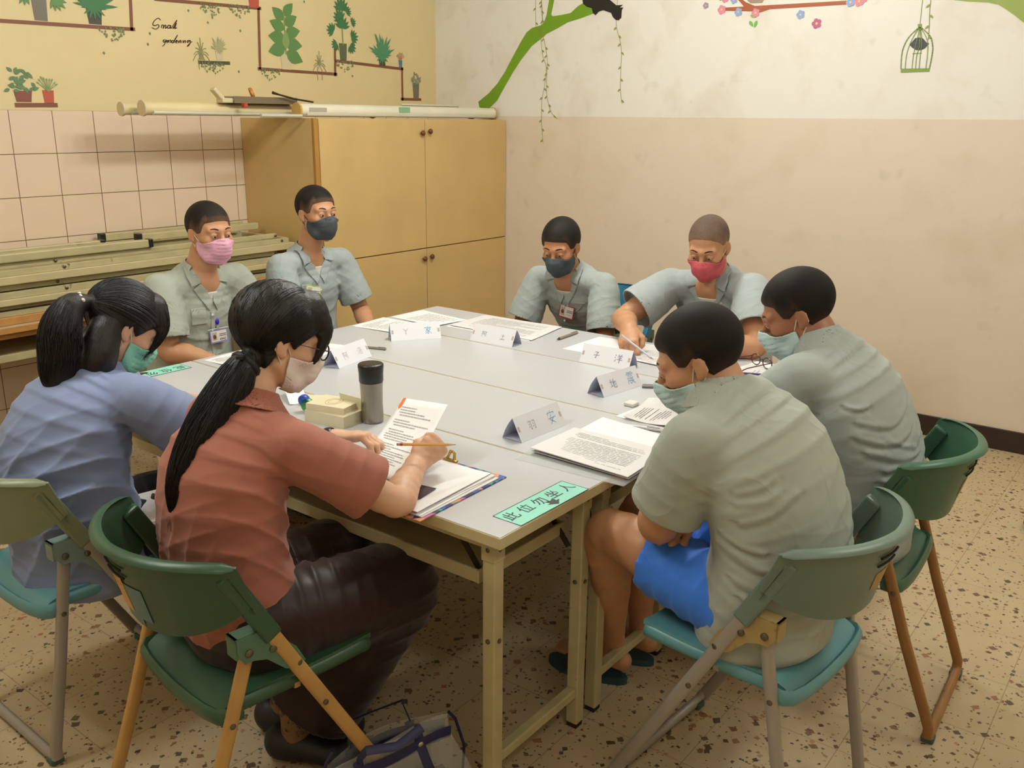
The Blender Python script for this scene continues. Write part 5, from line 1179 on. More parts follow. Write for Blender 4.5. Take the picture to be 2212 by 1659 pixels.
    if sp.get('bcol', True):
        ax = nrm(hl(0, -.02, -.06)-nek+V(0, 0, .02)-fw*.02*0); sd = nrm(rt-ax*(rt@ax)); fr2 = np.cross(ax, sd); fr2 = fr2 if fr2@fw > 0 else -fr2; o = (nek+ax*.004).astype(F4); A32, S32, G32 = ax.astype(F4), sd.astype(F4), fr2.astype(F4)
        ch = sp.get('colh', .045); og = sp.get('colopen', .5)
        def cf(P):
            qq = P-o; h_ = qq@A32; x = qq@S32; y = qq@G32; r_ = np.sqrt(x*x+y*y); out = np.clip((ch-h_)/ch, 0, 1.3)
            R0 = nr+.008+.026*out**1.3; d = np.abs(r_-R0)*.9-.0022; th_ = np.arctan2(y, x+1e-9)      # +pi/2 is the front
            d = np.maximum(d, h_-ch); d = np.maximum(d, -(h_+.012)); return np.maximum(d, (y-(r_*og)))
        m = Model(); m.u(cf, 0); sdf_obj('neckband', m, nek-.13, nek+.16, .0028, cm, shirt, base)
    # trousers / skirt / shorts
    lm = Model(); lr = sp.get('lr', (.098, .086, .078, .070)); lf = sp.get('lf', .93)
    lm.u(Tube([(pel+V(0, 0, .02), tor[0][0]-.022, tor[0][1]-.022), (pel-V(0, 0, .045), tor[0][0]-.014, tor[0][1]-.012)], rt), .03)
    for s_, k_, n_ in zip((1, -1), kn, an):
        hip = pel+rt*.088*s_-V(0, 0, .025)
        if sp.get('shorts'):
            en = hip+(k_-hip)*sp['shorts']; lm.u(Sleeve([(hip, .102, .092), (hip*.5+en*.5, .096, .088), (en, .092, .084)], rt, th=.010), .03)
        else:
            en = k_+(n_-k_)*lf; lm.u(Tube([(hip, lr[0]), (hip*.5+k_*.5, lr[0]*.5+lr[1]*.5), (k_*.93+hip*.07, lr[1])], rt, 3), .03); lm.u(Sleeve([(k_, lr[1]*.95), (k_*.5+en*.5, lr[2]), (en, lr[3])], rt), .03)
    lm.w(folds([(pel+fw*.1, .16, nrm(fw+rt*.3), .008, .05), (kn[0], .14, V(0, .3, 1), .007, .05), (kn[1], .14, V(.2, .2, 1), .007, .05)]+sp.get('lfolds', []), .002, 33))
    sdf_obj(sp.get('lname', 'trousers'), lm, lo, hi, max(q, .0045), sp['pants'], t, base)
    if sp.get('shoes', True) is not False:
        td = nrm(V(*sp['toe'])); sdx = np.cross(td, (0, 0, 1))
        for n_ in an:
            fm = Model(); z0 = V(n_[0], n_[1], 0); k = sp.get('shoe_k', 1.)
            fm.u(Tube([(z0-td*.045+V(0, 0, .05), .036*k, .05), (z0+td*.05+V(0, 0, .05), .042*k, .045), (z0+td*.15+V(0, 0, .032), .046*k, .03), (z0+td*.19+V(0, 0, .026), .040*k, .024)], sdx, 3), .02)
            fm.i(Plane((0, 0, .003), (0, 0, -1)))
            sdf_obj('shoe', fm, z0-.32, z0+V(.32, .32, .14), .006, sp['shoes'], t, base)
    if sp.get('sock'):
        for n_ in an: sdf_obj('sock', Model().u(Tube([(n_-V(0, 0, .06), .044), (n_+V(0, 0, .03), .042), (n_+V(0, 0, .09), .044)], rt), 0), n_-.16, n_+.16, .004, sp['sock'], t, base)
    # hair
    hk = sp['hair']; xs, ys = HL[hk[0]]; hm = Model(); off = hk[2]
    def hf(P):
        z = P[:, 2]; line = np.interp(P[:, 1], xs, ys).astype(F4)-np.maximum(0, .03-np.abs(P[:, 0]))*0; rough_ = off*(1+.0*z)
        fr = np.clip((z-line)/.02, 0, 1); return np.maximum(HEAD_NE(P)-off*np.clip(.35+fr, 0, 1), (line-z)*.8)
    hm.u(Local(hf, hc, Mh, hs), 0)
    for n_ in hk[3] if len(hk) > 3 else []: hm.u(Tube([(hl(*p_[:3]), p_[3], p_[4] if len(p_) > 4 else p_[3]) for p_ in n_], Mh[:, 0], 3), .02)
    if len(hk) > 3:
        NS = snoise(420, 4, 7); hm.w(lambda P: .0012*NS(P*np.array([1, 1, .06], F4))); 
    for n_ in hk[4] if len(hk) > 4 else []: hm.u(Tube([(V(*p_[:3]), p_[3], p_[4] if len(p_) > 4 else p_[3]) for p_ in n_], fw, 4), .015)
    hlow = min([p_[2] for n_ in (hk[4] if len(hk) > 4 else []) for p_ in n_]+[hc[2]-.14])
    lo2, hi2 = hc-.2, hc+.17; lo2 = np.minimum(lo2, [hc[0]-.42, hc[1]-.2, hlow-.05]) if len(hk) > 4 else lo2
    hair = sdf_obj('hair', hm, lo2, hi2, .0032, hk[1], t, base)
    nv = len(hair.data.vertices); co = np.empty(nv*3, F4); hair.data.vertices.foreach_get('co', co); co = ((co.reshape(-1, 3)+base-hc)@Mh)/hs
    fd_ = np.clip((co[:, 2]-np.interp(co[:, 1], xs, ys))/(.028+.022*(np.abs(co[:, 0]) > .045)+.012*(co[:, 1] < -.05)), 0, 1).astype(F4)
    hair.data.attributes.new('fade', 'FLOAT', 'POINT').data.foreach_set('value', fd_)
    # face: brows, eyes, mask, glasses
    dk = P('brow_hair', '#1a1310', .7)
    for s in (-1, 1):
        xx = np.linspace(.014, .046, 7)*s; pts = np.stack([xx, xx*0+.03, .024+.004*np.sin((np.abs(xx)-.014)/.032*2.6)], 1); sp_ = surf(HEAD_NE, pts, np.tile(V(0, 1, 0).astype(F4), (7, 1)), .0003, hi=.1)
        MB().tube([hl(*p_)-base for p_ in sp_], [.0018, .003, .0034, .0034, .003, .0024, .0012], 6, sq=.5, side=Mh[:, 2]).build('eyebrow', dk, t)
        c0 = hl(.031*s, .0800, -.0005)-base
        e = MB().ball((0, 0, 0), (.0100*hs,)*3, 14); e.v = [tuple(c0+V(*v)) for v in e.v]; eo = e.build('eye', P('eye_white', '#cfc5ba', .25), t)
        f_ = hl(.031*s, .0890, -.0035)-base; i_ = MB().lathe([(.0046*hs, 0), (.0040*hs, .0010), (.001, .0013)], 14, f_, tuple(Mh[:, 1])); i_.build('iris', P('iris_dark', '#1c120d', .15), eo)
        lid = MB().tube([hl(x*s, .0870-abs(x-.031)*.34, .0052-abs(x-.031)*.22)-base for x in np.linspace(.0185, .0435, 7)], [.0014, .0034, .0044, .0048, .0044, .0034, .0014], 8, side=Mh[:, 2]).build('eyelid', skm, t)
    mk = sp.get('mask')
    if mk:
        mm, pleat, dz = mk[0], mk[1], mk[2] if len(mk) > 2 else 0.; bs = Model(); bs.ops = list(HEAD_NE.ops); bs.u(Ell((0, .075, -.052), (.036, .040, .046)), .022)
        def mf(P):
            x, y, z = np.abs(P[:, 0]), P[:, 1], P[:, 2]-dz; d = bs(P); d = np.abs(d-.0045)-.0016
            if pleat: d = d-.00035*np.sin(z*420)*(y > .05)
            return np.maximum(np.maximum(np.maximum(d, .016+.25*np.maximum(0, -.06-z)-y), z-(-.006-.0*x-.42*np.maximum(x-.012, 0))), -.116+.15*x*0-z)
        m = Model(); m.u(Local(mf, hc, Mh, hs), 0); mo = sdf_obj('face_mask', m, hc-.15, hc+.15, .0024, mm, t, base)
        for s in (-1, 1):
            lc = sp.get('loop', P('ear_loop', '#d9d2c8', .6))
            MB().tube([hl(.060*s, .022, -.032+dz)-base, hl(.070*s, .008, -.014)-base, hl(.077*s, -.010, .020)-base, hl(.080*s, -.026, .004)-base, hl(.077*s, -.026, -.02)-base, hl(.069*s, .002, -.052)-base, hl(.056*s, .026, -.082+dz)-base], .0016, 6).build('ear_loop', lc, mo)
    gs = sp.get('glasses')
    if gs:
        ch_ = link(bpy.data.objects.new('glasses', None), t)
        for s in (-1, 1):
            MB().tube([hl(.033*s+.024*math.cos(a_), .108, -.002+.019*math.sin(a_))-base for a_ in np.linspace(0, 6.28, 19)[:-1]], .0019, 6, closed=True).build('rim', gs, ch_)
            MB().tube([hl(.057*s, .107, .006)-base, hl(.070*s, .07, .006)-base, hl(.080*s, 0, .006)-base, hl(.081*s, -.03, -.012)-base], .0016, 6).build('temple', gs, ch_)
        MB().tube([hl(-.010, .108, .003)-base, hl(0, .112, .006)-base, hl(.010, .108, .003)-base], .0016, 6).build('bridge', gs, ch_)
    return dict(t=t, base=base, fw=fw, rt=rt, hl=hl, Mh=Mh, hc=hc, raw=raw, ng=ng, vv=vv, hands=hands, shirt=shirt, hair=hair, shm=sh_m, hs=hs)

sk1, sk2, sk3, skw = skin('skin_tan', '#bd8c69'), skin('skin_warm', '#b5805d'), skin('skin_deep', '#9d6a4d'), skin('skin_fair', '#d6aa8d', '#c07a62')
uni = cloth('uniform_grey_green', '#a2a89d', wr=.26, wscale=6.5); uni2 = cloth('uniform_grey_blue', '#a0a9aa', wr=.26, wscale=6.5); uni3 = cloth('uniform_grey', '#9ea6a2', wr=.26, wscale=6.5)
blues = cloth('shirt_blue', '#7f8cb0', wr=.14, wscale=4, rough=.7); salm = cloth('blouse_salmon', '#a16555', wr=.12, wscale=4, rough=.75); brownp = cloth('skirt_brown', '#27130e', wr=.3, wscale=5, rough=.45, var=.15)
blackp = cloth('trousers_black', '#141417', wr=.3); greyp_ = cloth('trousers_grey', '#6d7070', wr=.5); shortb = cloth('shorts_blue', '#3b79e2', wr=.25, wscale=7, rough=.6)
shoeb = P('shoe_black', '#15151a', .5, bump=.4, bscale=60, bdist=.002); buzzd = buzz('buzz_dark', '#0e0b09', '#2a1f18', .5, '#4a372b', .75); buzzf = buzz('buzz_fade', '#120e0c', '#3d2e24', .48, '#6e5340', .9); baldm = buzz('shaved_scalp', '#54443a', '#7d6553', .46, '#93705a', .8)
hairm = hairmat('hair_black', '#0b0a0a', .5); hairb = hairmat('hair_brownblack', '#15100f', .52)
mpink, mdark, mnavy, mred, mblue, mmint, mwhite = (P(n_, c_, .7, bump=.2, bscale=700, bdist=.0004) for n_, c_ in (('mask_pink', '#dca4bd'), ('mask_charcoal', '#3f454b'), ('mask_slate', '#3b474d'), ('mask_red', '#c25560'), ('mask_pale_blue', '#b9d3d6'), ('mask_mint', '#86cdb6'), ('mask_blush', '#e4d8d3')))
blk_loop = P('ear_loop_black', '#161514', .6)
relax = lambda d, b, th, c=(30, 40, 30): dict(a=(d, b, th, c))
TM = [(.178, .135), (.172, .13), (.185, .125), (.135, .085)]
PE = {}
TAIL1 = [(-.245, 1.205, 1.150, .020), (-.285, 1.20, 1.142, .034), (-.318, 1.20, 1.09, .046, .055), (-.332, 1.195, 1.02, .048, .055), (-.342, 1.19, .96, .042, .036), (-.345, 1.185, .92, .020, .012)]
TAIL2 = [(-.248, .512, 1.108, .022), (-.276, .511, 1.085, .036), (-.325, .508, 1.02, .054, .042), (-.380, .508, .94, .060, .038), (-.418, .51, .87, .052, .03), (-.437, .512, .825, .034, .02), (-.445, .515, .79, .012, .01)]
PE['p1'] = person('man in a pink mask sitting by the piled tables, number badge on his chest', dict(seed=1, F=180, pel=(.735, 2.27, .54), wai=(.735, 2.28, .70), che=(.745, 2.25, .86), nek=(.76, 2.195, .99), head=(.775, 2.125, 1.168), look=(176, 4), tor=[(.195, .15), (.19, .145), (.195, .13), (.14, .09)], neck=.062,
  sh=((.575, 2.20, .945), (.935, 2.205, .945)), el=((.55, 2.14, .715), (.985, 2.13, .71)), wr=((.66, 1.97, .665), (.85, 1.96, .665)), arm=1.12, hand=[relax((.6, -.6, -.1), (0, 0, 1), (0, -1, 0)), relax((-.6, -.6, -.1), (0, 0, 1), (0, -1, 0))],
  kn=((.60, 1.85, .495), (.87, 1.85, .495)), an=((.60, 1.87, .10), (.87, 1.87, .10)), toe=(0, -1, 0), skin=sk1, shirt=uni, pants=greyp_, shoes=shoeb, hair=('short', buzzf, .0065), vneck=.10, tee=.6, mask=(mpink, True), bcol=True, colopen=.3, slv=.80, slr=(.066, .082)))
PE['p2'] = person('man in a charcoal mask beside the cupboard, lime-framed badge on his pocket', dict(seed=2, F=180, pel=(1.38, 2.30, .54), wai=(1.38, 2.31, .70), che=(1.375, 2.28, .87), nek=(1.37, 2.235, 1.005), head=(1.375, 2.165, 1.20), look=(174, 0), tor=[(.18, .135), (.175, .13), (.19, .125), (.135, .085)],
  sh=((1.195, 2.22, .965), (1.56, 2.23, .955)), el=((1.16, 2.15, .72), (1.625, 2.17, .715)), wr=((1.27, 1.99, .63), (1.52, 1.99, .63)), hand=[relax((.5, -.6, -.2), (0, 0, 1), (0, -1, 0)), relax((-.5, -.6, -.2), (0, 0, 1), (0, -1, 0))],
  kn=((1.25, 1.88, .495), (1.51, 1.88, .495)), an=((1.25, 1.92, .10), (1.51, 1.92, .10)), toe=(0, -1, 0), skin=sk1, shirt=uni2, pants=greyp_, shoes=shoeb, hair=('short', buzzf, .007), vneck=.085, tee=.5, mask=(mdark, False), loop=blk_loop, colopen=.3, slv=.82, slr=(.064, .084)))
PE['p3'] = person('man in a slate mask by the far wall, red-framed badge on his chest', dict(seed=3, F=88, pel=(2.33, 1.24, .54), wai=(2.30, 1.25, .67), che=(2.19, 1.255, .82), nek=(2.09, 1.25, .935), head=(2.00, 1.235, 1.068), look=(102, 20), tor=[(.18, .135), (.175, .13), (.19, .125), (.135, .085)],
  sh=((2.11, 1.43, .885), (2.11, 1.065, .89)), el=((2.03, 1.475, .66), (2.03, 1.0, .66)), wr=((1.94, 1.35, .60), (1.94, 1.14, .60)), hand=[relax((-.6, -.5, -.1), (0, 0, 1), (-1, 0, 0)), relax((-.6, .5, -.1), (0, 0, 1), (-1, 0, 0))],
  kn=((1.93, 1.36, .495), (1.93, 1.12, .495)), an=((1.98, 1.36, .10), (1.98, 1.12, .10)), toe=(-1, 0, 0), skin=sk2, shirt=uni3, pants=greyp_, shoes=shoeb, hair=('short', buzzd, .010), vneck=.10, tee=.95, mask=(mnavy, False), loop=blk_loop, colopen=.3, slv=.85, slr=(.064, .088), pk=0))
PE['p4'] = person('man with a shaved head and red mask leaning on the table, writing with a pen', dict(seed=4, F=92, pel=(2.30, .50, .54), wai=(2.27, .505, .70), che=(2.16, .51, .88), nek=(2.07, .51, .995), head=(1.975, .495, 1.135), look=(99, 24), tor=[(.19, .14), (.185, .135), (.20, .13), (.145, .09)], neck=.062,
  sh=((2.06, .695, .945), (2.05, .325, .965)), el=((1.87, .81, .815), (1.88, .22, .785)), wr=((1.665, .665, .825), (1.72, .36, .785)), arm=1.12, hand=[dict(a=((-.72, -.42, -.38), (-.35, .1, .9), (-.2, -1, 0), ((38, 55, 30), (45, 55, 30), (50, 60, 35), (50, 60, 35))), k=dict(sc=1.1, tpts=[(.026, .022, -.006), (.044, .045, -.02), (.042, .068, -.032), (.03, .085, -.036)])), relax((-.6, .5, 0), (0, 0, 1), (-1, 0, 0))],
  kn=((1.93, .62, .495), (1.93, .38, .495)), an=((1.98, .62, .10), (1.98, .38, .10)), toe=(-1, 0, 0), skin=sk1, shirt=uni2, pants=greyp_, shoes=shoeb, hair=('bald', baldm, .003), vneck=.09, tee=.95, mask=(mred, False), colopen=.3, slv=.74, slr=(.066, .088)))
PE['p5'] = person('man in a pale blue mask and grey shirt on the right, second from the camera', dict(seed=5, F=3, pel=(1.13, -.44, .545), wai=(1.13, -.455, .70), che=(1.12, -.385, .87), nek=(1.105, -.285, 1.0), head=(1.097, -.210, 1.098), look=(22, 26), tor=[(.19, .145), (.19, .14), (.205, .135), (.15, .095)], neck=.06,
  sh=((1.30, -.28, .945), (.955, -.30, .945)), el=((1.34, -.09, .775), (.95, -.135, .775)), wr=((1.22, .10, .775), (1.08, .12, .775)), arm=1.12, hand=[relax((-.5, .6, 0), (0, 0, 1), (-1, 0, 0)), relax((.5, .6, 0), (0, 0, 1), (1, 0, 0))],
  kn=((1.25, -.02, .50), (1.01, -.02, .50)), an=((1.25, -.05, .10), (1.01, -.05, .10)), toe=(0, 1, 0), skin=sk3, shirt=uni3, pants=greyp_, shoes=shoeb, hair=('short', buzzd, .008), mask=(mblue, True, -.006), slv=.72, slr=(.068, .078), colh=.05, hem=.09,
  crease=[([(110, .86), (135, .845), (160, .87), (185, .90)], .008, .005), ([(105, .82), (130, .80), (160, .82), (190, .86)], .008, .006), ([(110, .78), (140, .755), (170, .76), (195, .79)], .009, .006), ([(120, .73), (145, .74), (175, .72)], .008, .006), ([(115, .70), (150, .695), (190, .72)], .009, .006), ([(130, .81), (145, .79), (165, .775)], .007, .004), ([(112, .66), (150, .655), (185, .665)], .009, .005), ([(105, .90), (112, .895), (122, .90)], .006, .005)]))
PE['p6'] = person('man in grey-green shirt and bright blue shorts, nearest on the right, hands in lap', dict(seed=6, F=-1, pel=(.49, -.425, .555), wai=(.49, -.45, .70), che=(.485, -.385, .88), nek=(.475, -.275, .995), head=(.474, -.212, 1.088), look=(20, 27), tor=[(.198, .150), (.20, .148), (.205, .14), (.15, .095)], neck=.06,
  sh=((.66, -.275, .94), (.325, -.295, .935)), el=((.70, -.19, .71), (.335, -.212, .722)), wr=((.495, -.228, .716), (.475, -.13, .665)), arm=1.15, hand=[dict(a=((-.90, .10, -.36), (-.3, -.25, .9), (.0, 1, .2), ((12, 30, 22), (14, 32, 24), (18, 34, 26), (24, 38, 28))), k=dict(splay=6)), relax((.8, .2, -.2), (0, 0, 1), (0, 1, 0))],
  kn=((.64, .0, .585), (.43, -.02, .605)), an=((.80, .075, .115), (.665, .09, .115)), toe=(-.1, 1, -.0), skin=sk1, shirt=uni, pants=shortb, shoes=False, bare=True, shorts=.66, leg=1.05, lname='shorts', hair=('short', buzzd, .009), mask=(mblue, True, -.008), slv=.80, slr=(.068, .078), colh=.05, hem=.085, q=.0036,
  crease=[([(70, .73), (100, .70), (135, .695), (165, .705), (190, .72)], .010, .0045), ([(85, .66), (110, .645), (140, .65), (175, .675)], .010, .004), ([(96, .80), (115, .825), (136, .865)], .009, .0035), ([(98, .865), (112, .878), (126, .90)], .007, .0022), ([(96, .84), (113, .853), (124, .872)], .007, .0020), ([(150, .70), (170, .715), (195, .745)], .008, .005), ([(95, .62), (120, .60), (150, .61)], .010, .005), ([(78, .76), (92, .745), (104, .74)], .008, .005)]))
PE['w1'] = person('woman in a light blue shirt and mint mask with a half-up ponytail', dict(seed=7, F=-92, pel=(-.335, 1.215, .535), wai=(-.36, 1.215, .68), che=(-.315, 1.21, .84), nek=(-.225, 1.205, .955), head=(-.145, 1.205, 1.067), hs=.95, look=(-103, 36), tor=[(.205, .165), (.195, .16), (.18, .14), (.125, .085)], neck=.047,
  sh=((-.215, 1.04, .905), (-.20, 1.365, .905)), el=((-.085, .985, .785), (-.0, 1.50, .785)), wr=((.07, 1.13, .785), (.075, 1.285, .785)), arm=.88, hand=[relax((.5, .6, 0), (0, 0, 1), (-.5, .8, 0)), relax((.4, -.7, 0), (0, 0, 1), (-.5, -.8, 0), (35, 45, 30))],
  kn=((.08, 1.12, .495), (.08, 1.31, .495)), an=((-.02, 1.12, .10), (-.02, 1.30, .10)), toe=(1, 0, 0), leg=.85, lr=(.09, .075, .06, .055), skin=skw, shirt=blues, pants=blackp, shoes=shoeb, mask=(mmint, True), slv=.82, slr=(.075, .098), hem=.11, q=.0038, bcol=True, colh=.03,
  folds=[((-.48, 1.15, .65), .2, (0, 1, .5), .010, .075), ((-.40, 1.05, .70), .16, (.2, .6, .7), .009, .06)],
  hair=('long', hairb, .013, [[(-.03, .045, .092, .026), (-.052, .080, .055, .014), (-.058, .086, .012, .009), (-.060, .082, -.03, .004)], [(.03, .045, .092, .026), (.050, .080, .055, .015), (.057, .086, .012, .010), (.060, .082, -.032, .004)], [(0, .045, .098, .028), (0, .086, .062, .014), (0, .096, .028, .007)], [(.056, -.05, -.01, .022), (.048, -.045, -.07, .030), (.036, -.06, -.12, .026), (.026, -.075, -.155, .008)], [(-.056, -.05, -.01, .022), (-.045, -.045, -.07, .030), (-.03, -.07, -.12, .024)]],
   [TAIL1, [(-.22, 1.17, 1.07, .04), (-.25, 1.16, 1.0, .045), (-.27, 1.17, .945, .03, .02)]])))
PE['w2'] = person('woman in a salmon blouse with a long low ponytail, holding a page and a pencil', dict(seed=8, F=-94, pel=(-.315, .515, .545), wai=(-.345, .515, .68), che=(-.335, .515, .865), nek=(-.25, .512, 1.0), head=(-.158, .517, 1.143), hs=.955, look=(-112, 22), tor=[(.165, .135), (.155, .128), (.165, .122), (.115, .075)], neck=.047,
  sh=((-.26, .36, .945), (-.245, .67, .945)), el=((-.075, .245, .785), (-.02, .735, .79)), wr=((.105, .345, .802), (.065, .595, .822)), arm=.86,
  hand=[dict(a=((.80, -.12, .42), (-.1, -.8, .5), (-.35, .75, .5), ((75, 75, 45), (78, 80, 50), (80, 80, 50), (80, 80, 50))), k=dict(sc=.92, tpts=[(.022, .022, -.012), (.034, .046, -.026), (.028, .07, -.034), (.012, .085, -.036)])),
        dict(a=((.55, -.82, .12), (.25, .1, 1), (.8, .5, .3), ((35, 30, 15), (38, 32, 15), (42, 34, 18), (46, 36, 20))), k=dict(sc=.92, tpts=[(.02, .02, -.006), (.034, .045, -.006), (.034, .075, -.006), (.028, .098, -.008)]))],
  kn=((.055, .385, .465), (.06, .60, .47)), an=((-.155, .545, .115), (-.10, .66, .115)), toe=(.5, -.85, 0), leg=.85, lr=(.11, .115, .12, .135), lf=.86, lname='wide_trousers', skin=skw, shirt=salm, pants=brownp, shoes=shoeb, shoe_k=1.3, sock=P('sock_floral', '#7d6040', .8, dirt=('#3f2a1c', 55, .56)), mask=(mwhite, False), slv=.74, slr=(.068, .088), hem=-.02, q=.0032, colh=.035, colopen=.6, glasses=P('glasses_brown', '#3a1418', .25),
  folds=[((-.40, .52, .66), .13, (0, 1, .25), .010, .05), ((-.30, .40, .78), .14, (.5, .3, .6), .007, .06)],
  hair=('long', hairm, .014, [[(-.03, .05, .095, .026), (-.05, .084, .055, .015), (-.056, .09, .015, .008)], [(.03, .05, .095, .026), (.05, .084, .055, .016), (.058, .086, .01, .010), (.06, .08, -.03, .004)], [(0, .05, .098, .028), (0, .09, .06, .012), (0, .098, .035, .005)]],
   [TAIL2])))
# long-hair strands over cap and tail
def tail_strands(pe, nodes, n, mat, sd, name='hair_strands', rr=.0009):
    N = np.array(catmull([(V(*q[:3]), q[3], q[4] if len(q) > 4 else q[3]) for q in nodes], 4)); r = random.Random(sd); out = []
    for _ in range(n):
        a = r.uniform(0, 6.28); k = r.uniform(.93, 1.09); st = r.random()*.4; m = len(N); p = []; i0 = int(st*m); i1 = int(m*r.uniform(.75, 1))
        for i in range(i0, max(i0+4, i1)):
            i = min(i, m-1); T_ = nrm(N[min(i+1, m-1), :3]-N[max(i-1, 0), :3]); u = nrm(pe['fw']-T_*(pe['fw']@T_)); v = np.cross(T_, u); b = a+.22*math.sin(i*.27+_)
            p.append(N[i, :3]+k*(u*math.cos(b)*N[i, 3]+v*math.sin(b)*N[i, 4]))
        if i1 > m*.85: p.append(p[-1]+(p[-1]-p[-2])*r.uniform(.5, 3.5)+V(r.uniform(-1, 1), r.uniform(-1, 1), 0)*.012)
        out.append(np.array(p))
    strands(name, out, rr, mat, pe['hair'], pe['base'])
def cap_strands(pe, knot, n, mat, sd, off=.0135, rr=.0008):
    r = np.random.RandomState(sd); hc, Mh, hs = pe['hc'], pe['Mh'], pe['hs']; kn_ = nrm((V(*knot)-hc)@Mh/hs); out = []
    th = r.uniform(-2.6, 2.6, n); st = []
    for a in th:
        x, y = math.sin(a)*.06, math.cos(a)*.085; z = np.interp(y, HL['long'][0], HL['long'][1])+r.uniform(.004, .09); st.append(nrm(V(x, y, z)))
    m = 12
    for s_ in st:
        if r.uniform() < 0: continue
        om = math.acos(np.clip(s_@kn_, -1, 1)); tt = np.linspace(0, r.uniform(.6, .97), m); dirs = np.array([(math.sin((1-t)*om)*s_+math.sin(t*om)*kn_)/max(1e-3, math.sin(om)) for t in tt])
        dirs = (dirs/np.linalg.norm(dirs, axis=1, keepdims=True)).astype(F4); p = surf(HEAD_NE, np.zeros((m, 3)), dirs, off+r.uniform(-.001, .0015), hi=.16)
        ok = p[:, 2] > np.interp(p[:, 1], HL['long'][0], HL['long'][1])+.004
        if not ok.all(): p = p[:int(np.argmin(ok))]
        if len(p) > 3: out.append(np.array([hc+Mh@(q*hs) for q in p]))
    strands('hair_strands', out, rr, mat, pe['hair'], pe['base'])
tail2 = TAIL2
tail1 = TAIL1
tail_strands(PE['w2'], tail2, 900, hairm, 1); cap_strands(PE['w2'], (-.248, .512, 1.108), 800, hairm, 2)
tail_strands(PE['w1'], tail1, 850, hairb, 3); cap_strands(PE['w1'], (-.235, 1.205, 1.150), 700, hairb, 4)
def local_nodes(pe, nodes): return [tuple(pe['hl'](*q[:3]))+tuple(q[3:]) for q in nodes]
tail_strands(PE['w1'], local_nodes(PE['w1'], [(.056, -.05, 0., .023), (.048, -.045, -.07, .031), (.036, -.06, -.12, .027), (.026, -.075, -.155, .010)]), 300, hairb, 5)
tail_strands(PE['w1'], local_nodes(PE['w1'], [(.03, .045, .092, .026), (.050, .080, .055, .016), (.057, .086, .012, .011), (.060, .082, -.032, .005)]), 160, hairb, 6, rr=.0006)
def ch(pe, mb, name, mat): o = mb.build(name, mat, pe['t']); o.location = tuple(-pe['base']); return o
ch(PE['w2'], MB().tube([V(-.255, .512, 1.10)+.03*(V(0, 1, 0)*math.cos(a)+V(.5, 0, -.8)*math.sin(a)) for a in np.linspace(0, 6.28, 15)[:-1]], .009, 8, closed=True).bar((-.27, .50, 1.125), (-.30, .47, 1.13), .014, .006), 'hair_tie', P('hair_tie_black', '#111112', .6))
ch(PE['w1'], MB().ball((-.262, 1.19, 1.168), .007, 10).ball((-.262, 1.178, 1.160), .006, 10).ball((-.258, 1.20, 1.174), .0055, 10), 'pearl_hair_tie', P('pearl', '#e3dccb', .2))
# watch, bracelets, moles kept small
def band(pe, c, ax, r, th, name, mat, wd=.5): 
    ax = nrm(ax); u = nrm(np.cross(ax, (0, 0, 1))); v = np.cross(ax, u)
    return ch(pe, MB().tube([V(*c)+r*(u*math.cos(a)+v*math.sin(a)) for a in np.linspace(0, 6.28, 21)[:-1]], th, 8, sq=wd, side=tuple(ax), closed=True), name, mat)
band(PE['w2'], (.055, .61, .818), (.52, -.85, .2), .029, .011, 'wristwatch', P('watch_black', '#19191b', .3), .25)
band(PE['w1'], (.055, 1.335, .786), (.3, -.9, 0), .030, .0028, 'bracelet', P('bracelet_gold', '#b88a45', .3, .8)); band(PE['w1'], (.050, 1.35, .786), (.3, -.9, .1), .031, .004, 'bead_bracelet', P('bead_amber', '#a86a32', .3))
# page, pencil and pen held in hands
pg = thing('printed_page', 'printed page with an orange corner mark held up by the woman in salmon', 'page', (.17, .47, .80))
q4 = [V(.335, .620, .862), V(.298, .415, .892), V(.002, .315, .790), V(.040, .520, .778)]
vs = []; n = 14
for i in range(n+1):
    for j in range(n+1):
        u, v = i/n, j/n; p = (1-u)*(1-v)*q4[0]+u*(1-v)*q4[1]+u*v*q4[2]+(1-u)*v*q4[3]; vs.append(p-V(.17, .47, .80)+V(0, 0, -.018*math.sin(math.pi*v)))
I = lambda i, j: i*(n+1)+j; fs = [(I(i, j), I(i, j+1), I(i+1, j+1), I(i+1, j)) for i in range(n) for j in range(n)]
so = obj('sheet', vs, fs, paper, pg, True); m = so.modifiers.new('thickness', 'SOLIDIFY'); m.thickness = .0008; m.offset = -1
def onpage(u, v, o=.0008): p = (1-u)*(1-v)*q4[0]+u*(1-v)*q4[1]+u*v*q4[2]+(1-u)*v*q4[3]; return p-V(.17, .47, .80)+V(0, 0, -.018*math.sin(math.pi*v)+o)
mb = MB(); r = random.Random(3)
for k in range(24):
    v0 = .10+.031*k; bold = k in (0, 1, 5, 9, 15, 17); u = .12+(.0 if bold else r.choice((0, .04))); e = .45 if bold else r.uniform(.6, .92)
    if k in (4, 8, 14): continue
    while u < e: l = min(e-u, r.uniform(.02, .07)); mb.add([onpage(u, v0), onpage(u+l, v0), onpage(u+l, v0+.011), onpage(u, v0+.011)], [(0, 3, 2, 1)]); u += l+.008
mb.build('printed_text', inkl, pg)
mb = MB(); mb.add([onpage(.03, 0), onpage(.10, 0), onpage(.10, .11), onpage(.065, .14), onpage(.03, .11)], [(0, 4, 3, 2, 1)]); mb.build('orange_tab', P('tab_orange', '#e07b45', .5), pg)
pc = thing('pencil', 'yellow pencil with a worn red end in the hand of the woman in salmon', 'pencil', (.032, .341, .872)); d = V(.175, .279, .845)-V(.032, .341, .872); L_ = np.linalg.norm(d); d = d/L_
